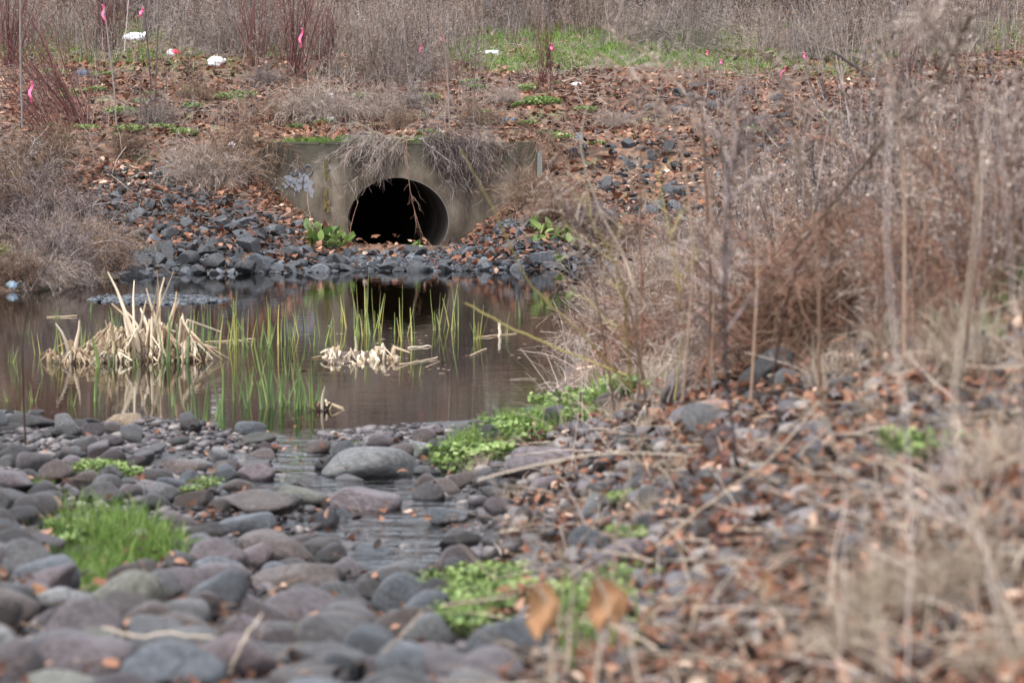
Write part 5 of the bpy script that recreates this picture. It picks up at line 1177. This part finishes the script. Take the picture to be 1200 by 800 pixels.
B('dry_twig', [(520,710,5.9),(560,703,5.8),(600,698,5.8)], .004, .003, 'straw', 'pale dry stick lying across the green herbs', 'stem', 'dry stems near the camera')
B('dry_twig', [(120,735,5.5),(160,745,5.5),(200,742,5.5),(250,748,5.5)], .003, .002, 'straw', 'thin stem lying on the bottom cobbles', 'stem', 'dry stems near the camera')
B('dry_twig', [(690,120,10),(680,170,10),(700,240,10),(730,300,10),(745,360,10.),(748,470,10.5)], .0025, .004, 'straw', 'tall pale stem bending up before the far slope', 'stem', 'dry stems near the camera', twigs=8, tw=(.05, .2), tr=.002)
B('dry_twig', [(540,175,9.5),(580,250,9.6),(620,330,9.7),(680,390,9.8),(740,455,10)], .0022, .004, 'olive_twig', 'yellowish arching stem crossing before the wall', 'stem', 'dry stems near the camera')
B('dry_twig', [(545,355,10),(600,385,10),(660,410,10),(735,440,10)], .003, .004, 'olive_twig', 'low yellowish stem over the open pond', 'stem', 'dry stems near the camera')
B('willow_whip', [(742,470,10.5),(735,400,10.4),(728,330,10.3),(690,250,10.2)], .005, .003, 'olive_twig', 'yellow green branched whip rising from the shore', 'stem', 'yellow green whips', twigs=9, tw=(.08, .25), tr=.002)
B('willow_whip', [(790,470,11),(800,380,11),(790,300,11),(770,200,11)], .005, .003, 'olive_twig', 'yellow green whip beside the bank thicket', 'stem', 'yellow green whips', twigs=8, tw=(.08, .22), tr=.002)
B('tall_stalk', [(830,460,10),(832,330,10),(826,200,10),(820,90,10)], .006, .003, 'rust', 'tall brown stalk standing before the riprap slope', 'stalk', 'tall near stalks', twigs=30, tw=(.05, .2), tmat='fluff')
B('tall_stalk', [(750,480,12),(752,350,12),(750,230,12),(752,120,12)], .005, .003, 'rust', 'thin reddish stalk standing in the shore clump', 'stalk', 'tall near stalks', twigs=16, tw=(.05, .15), tmat='fluff')
B('tall_stalk', [(862,540,7),(850,400,7),(852,250,7),(870,140,7)], .004, .003, 'twig_purple', 'dark blurred stalk at the start of the thicket', 'stalk', 'tall near stalks', twigs=40, tw=(.05, .22), tmat='twig_purple')
for k, (pts, mt) in enumerate([([(1190,860,4.2),(1150,640,4.3),(1075,560,4.4),(1030,520,4.4)], 'twig_grey'), ([(1160,850,4.),(1100,600,4.1),(1130,400,4.2)], 'twig_grey'), ([(980,860,4.4),(990,640,4.5),(985,520,4.6)], 'twig_grey'), ([(1040,860,4.4),(1010,600,4.5),(950,480,4.6)], 'straw'), ([(1200,760,4.),(1120,520,4.1),(1140,300,4.2),(1160,120,4.3)], 'straw'),
    ([(1130,640,4.6),(1180,460,4.7),(1200,330,4.8)], 'straw'), ([(880,860,4.8),(895,700,4.9),(860,560,5.)], 'rust'), ([(800,860,4.8),(835,680,4.9),(850,520,5.)], 'red'), ([(945,820,4.6),(1010,740,4.6),(1070,660,4.7)], 'straw'), ([(1230,560,4.5),(1120,500,4.6),(1010,470,4.7)], 'straw'), ([(1060,860,4.2),(1065,560,4.3),(1040,300,4.4),(1045,100,4.5)], 'twig_grey'), ([(1210,700,5),(1190,400,5),(1175,150,5),(1180,0,5)], 'twig_purple')]):
    lab = where_label('blurred %s stem crossing the near bank' % {'twig_grey': 'grey', 'straw': 'tan', 'rust': 'rusty', 'red': 'red', 'twig_purple': 'purplish'}[mt], at(*pts[1])); B('dry_twig', pts, .0015, .0008, mt, lab, 'stem', 'stems close to the camera', twigs=5 if k % 2 else 0, tw=(.04, .15), tr=.0015)
rb = [brush(.4, .55, 46, 'rust', 1100, 'rusty_bramble', .003), brush(.4, .5, 60, 'fluff', 1500, 'rusty_bramble', .0025), brush(.45, .5, 40, 'twig_brown', 1200, 'rusty_bramble', .003)]
multi(rb, [g1(u, v) for u, v in [(760,420),(790,400),(820,430),(850,405),(880,420),(800,370),(840,360),(910,395),(940,400),(980,390),(870,380),(1010,395),(1050,370),(1100,360),(1150,345),(1190,340),(770,350),(740,385),(930,425),(720,400)]], ['rusty arching bramble', 'pale matted bramble', 'brown arching bramble'], 'bramble', 'brambles on the side bank', (.5, .95))
# tall fluffy plumes standing out against the slope
def plume(base, pts, n, label, mat='fluff', spread=.06):
    W = np.array([at(u, v, y) for u, v, y in pts]); e = empty('goldenrod_plume', W[0]); t = np.linspace(0, 1, 22); tt = t * (len(W) - 1); k = np.minimum(tt.astype(int), len(W) - 2); P = W[k] + (W[k + 1] - W[k]) * (tt - k)[:, None] - W[0]
    # soften the polyline
    for _ in range(4): P[1:-1] = (P[:-2] + P[2:] + 2 * P[1:-1]) / 4
    a, b_ = MB(), MB(); a.tubes(P[None], [.005], [.002], 5)
    q, dd, t = kids(P[None], n, .5, 1, .9); Q = grow(q, dd, rng.uniform(.04, .16, n), 6, .12, grav=.22, up=.1); b_.tubes(Q, .0018, .001)
    q, dd, t = kids(Q, n * 22, .15, 1, .8); b_.leaves(q, rng.uniform(.004, .012, len(q)), 1.5, .5, None, .5, lobed=False); a.build('stem', M['twig_brown'], e); b_.build('seed_head', M[mat], e)
    tag(e, label, 'weed', 'fluffy goldenrod plumes')
for pts, n, lab in [([(800,470,9.5),(815,300,9.4),(800,170,9.4),(770,110,9.4),(700,60,9.4)], 42, 'fluffy drooping plume before the riprap slope'), ([(830,480,10),(840,300,10),(820,130,10),(770,70,10),(705,30,10)], 40, 'second fluffy drooping plume reaching over the slope'),
    ([(880,470,9),(890,300,9),(872,200,9),(850,120,9)], 44, 'upright fluffy plume at the start of the thicket'), ([(760,490,11),(740,360,11),(700,300,11),(655,225,11)], 34, 'low fluffy plume beside the wall end'), ([(720,480,11),(700,350,11),(680,290,11),(640,210,11)], 30, 'small fluffy plume before the wall end'),
    ([(960,460,8),(960,280,8),(930,150,8),(905,70,8)], 46, 'fluffy plume in the thicket left of the dark branch'), ([(1060,420,7.5),(1060,200,7.5),(1040,40,7.5)], 44, 'fluffy plume behind the dark branch'), ([(1130,420,7),(1150,200,7),(1120,60,7),(1080,20,7)], 44, 'fluffy plume beside the frame edge'), ([(1180,440,8),(1190,250,8),(1170,100,8)], 44, 'tall fluffy plume at the frame edge'), ([(640,560,8.5),(600,440,8.5),(560,380,8.5)], 0, '')]:
    if n: plume(None, pts, n, lab)
plume(None, [(30,520,13),(25,400,13),(40,330,13),(75,290,13)], 26, 'faint purplish plume over the water at the frame edge', 'twig_purple')
# withered leaves on stalks
def withered(u, v, w, h, y, label, stalk):
    e = empty('withered_leaf', at(u, v, y)); o = np.array(at(u, v, y)); a, b_ = MB(), MB()
    P = np.array([at(*s) for s in stalk]) - o; a.tubes(P[None], [.004], [.003], 6); a.build('petiole', M['straw'], e)
    K, J = 12, 7; sx, sz = w / FPX * y, h / FPX * y; t = np.linspace(0, 1, K); s = np.linspace(-1, 1, J)
    wd = np.interp(t, [0, .15, .45, .75, 1], [.35, .8, 1, .9, .35]); V = []
    for k in range(K):
        for j in range(J): V.append((s[j] * wd[k] * sx / 2 + .1 * sx * math.sin(t[k] * 4), .25 * sx * math.cos(s[j] * 2.6 + t[k] * 3) + rng.normal(0, .03 * sx), -t[k] * sz + .12 * sz * abs(s[j]) * rng.random()))
    F = [(k * J + j, k * J + j + 1, (k + 1) * J + j + 1, (k + 1) * J + j) for k in range(K - 1) for j in range(J - 1)]
    b_.add(V, F, rng.uniform(.65, .95, len(V))); b_.build('blade', M['wither'], e); tag(e, label, 'leaf', 'withered leaves on stalks')
M['wither'] = plant_mat('withered leaf', [(.13,.055,.025),(.28,.13,.06),(.44,.25,.13)], transl=.2, nscale=40)
withered(633, 683, 38, 68, 4.6, 'tan withered leaf hanging from an upright stalk', [(650,900,4.6),(648,780,4.6),(640,700,4.6),(625,684,4.6)])
withered(705, 680, 40, 60, 4.7, 'curled brown withered leaf above green blades', [(690,900,4.7),(700,780,4.7),(712,700,4.7),(700,682,4.7)])
withered(722, 690, 26, 44, 4.75, 'darker curled leaf tucked behind the brown one', [(760,900,4.75),(745,780,4.75),(725,690,4.75)])
withered(897, 672, 14, 40, 4.9, 'small orange withered leaf on the near bank', [(880,860,4.9),(890,760,4.9),(898,680,4.9)])
gb = [blade_clump(9, .22, .35, .016, 'grass', 'grass_tuft', 0, 1)]
for u, v, lab in [(705,790,'broad green blades under the curled brown leaf'),(735,760,'green blades right of the curled brown leaf'),(675,800,'green blades at the bottom edge')]:
    _used[lab] = 1; put(gb[0], g1(u, v), None, .9, lab, 'grass', 'grass tufts')

for pr in PROTOS:
    if '_used' in pr: del pr['_used']
for o in list(bpy.data.objects):          # unused first-of-kind copies
    if o.type in ('EMPTY', 'MESH') and o.parent is None and 'label' not in o:
        for c in list(o.children): bpy.data.objects.remove(c)
        bpy.data.objects.remove(o)
print('objects', len(bpy.data.objects), 'cobbles', nb, 'riprap', nr, 'rest', len(rest))
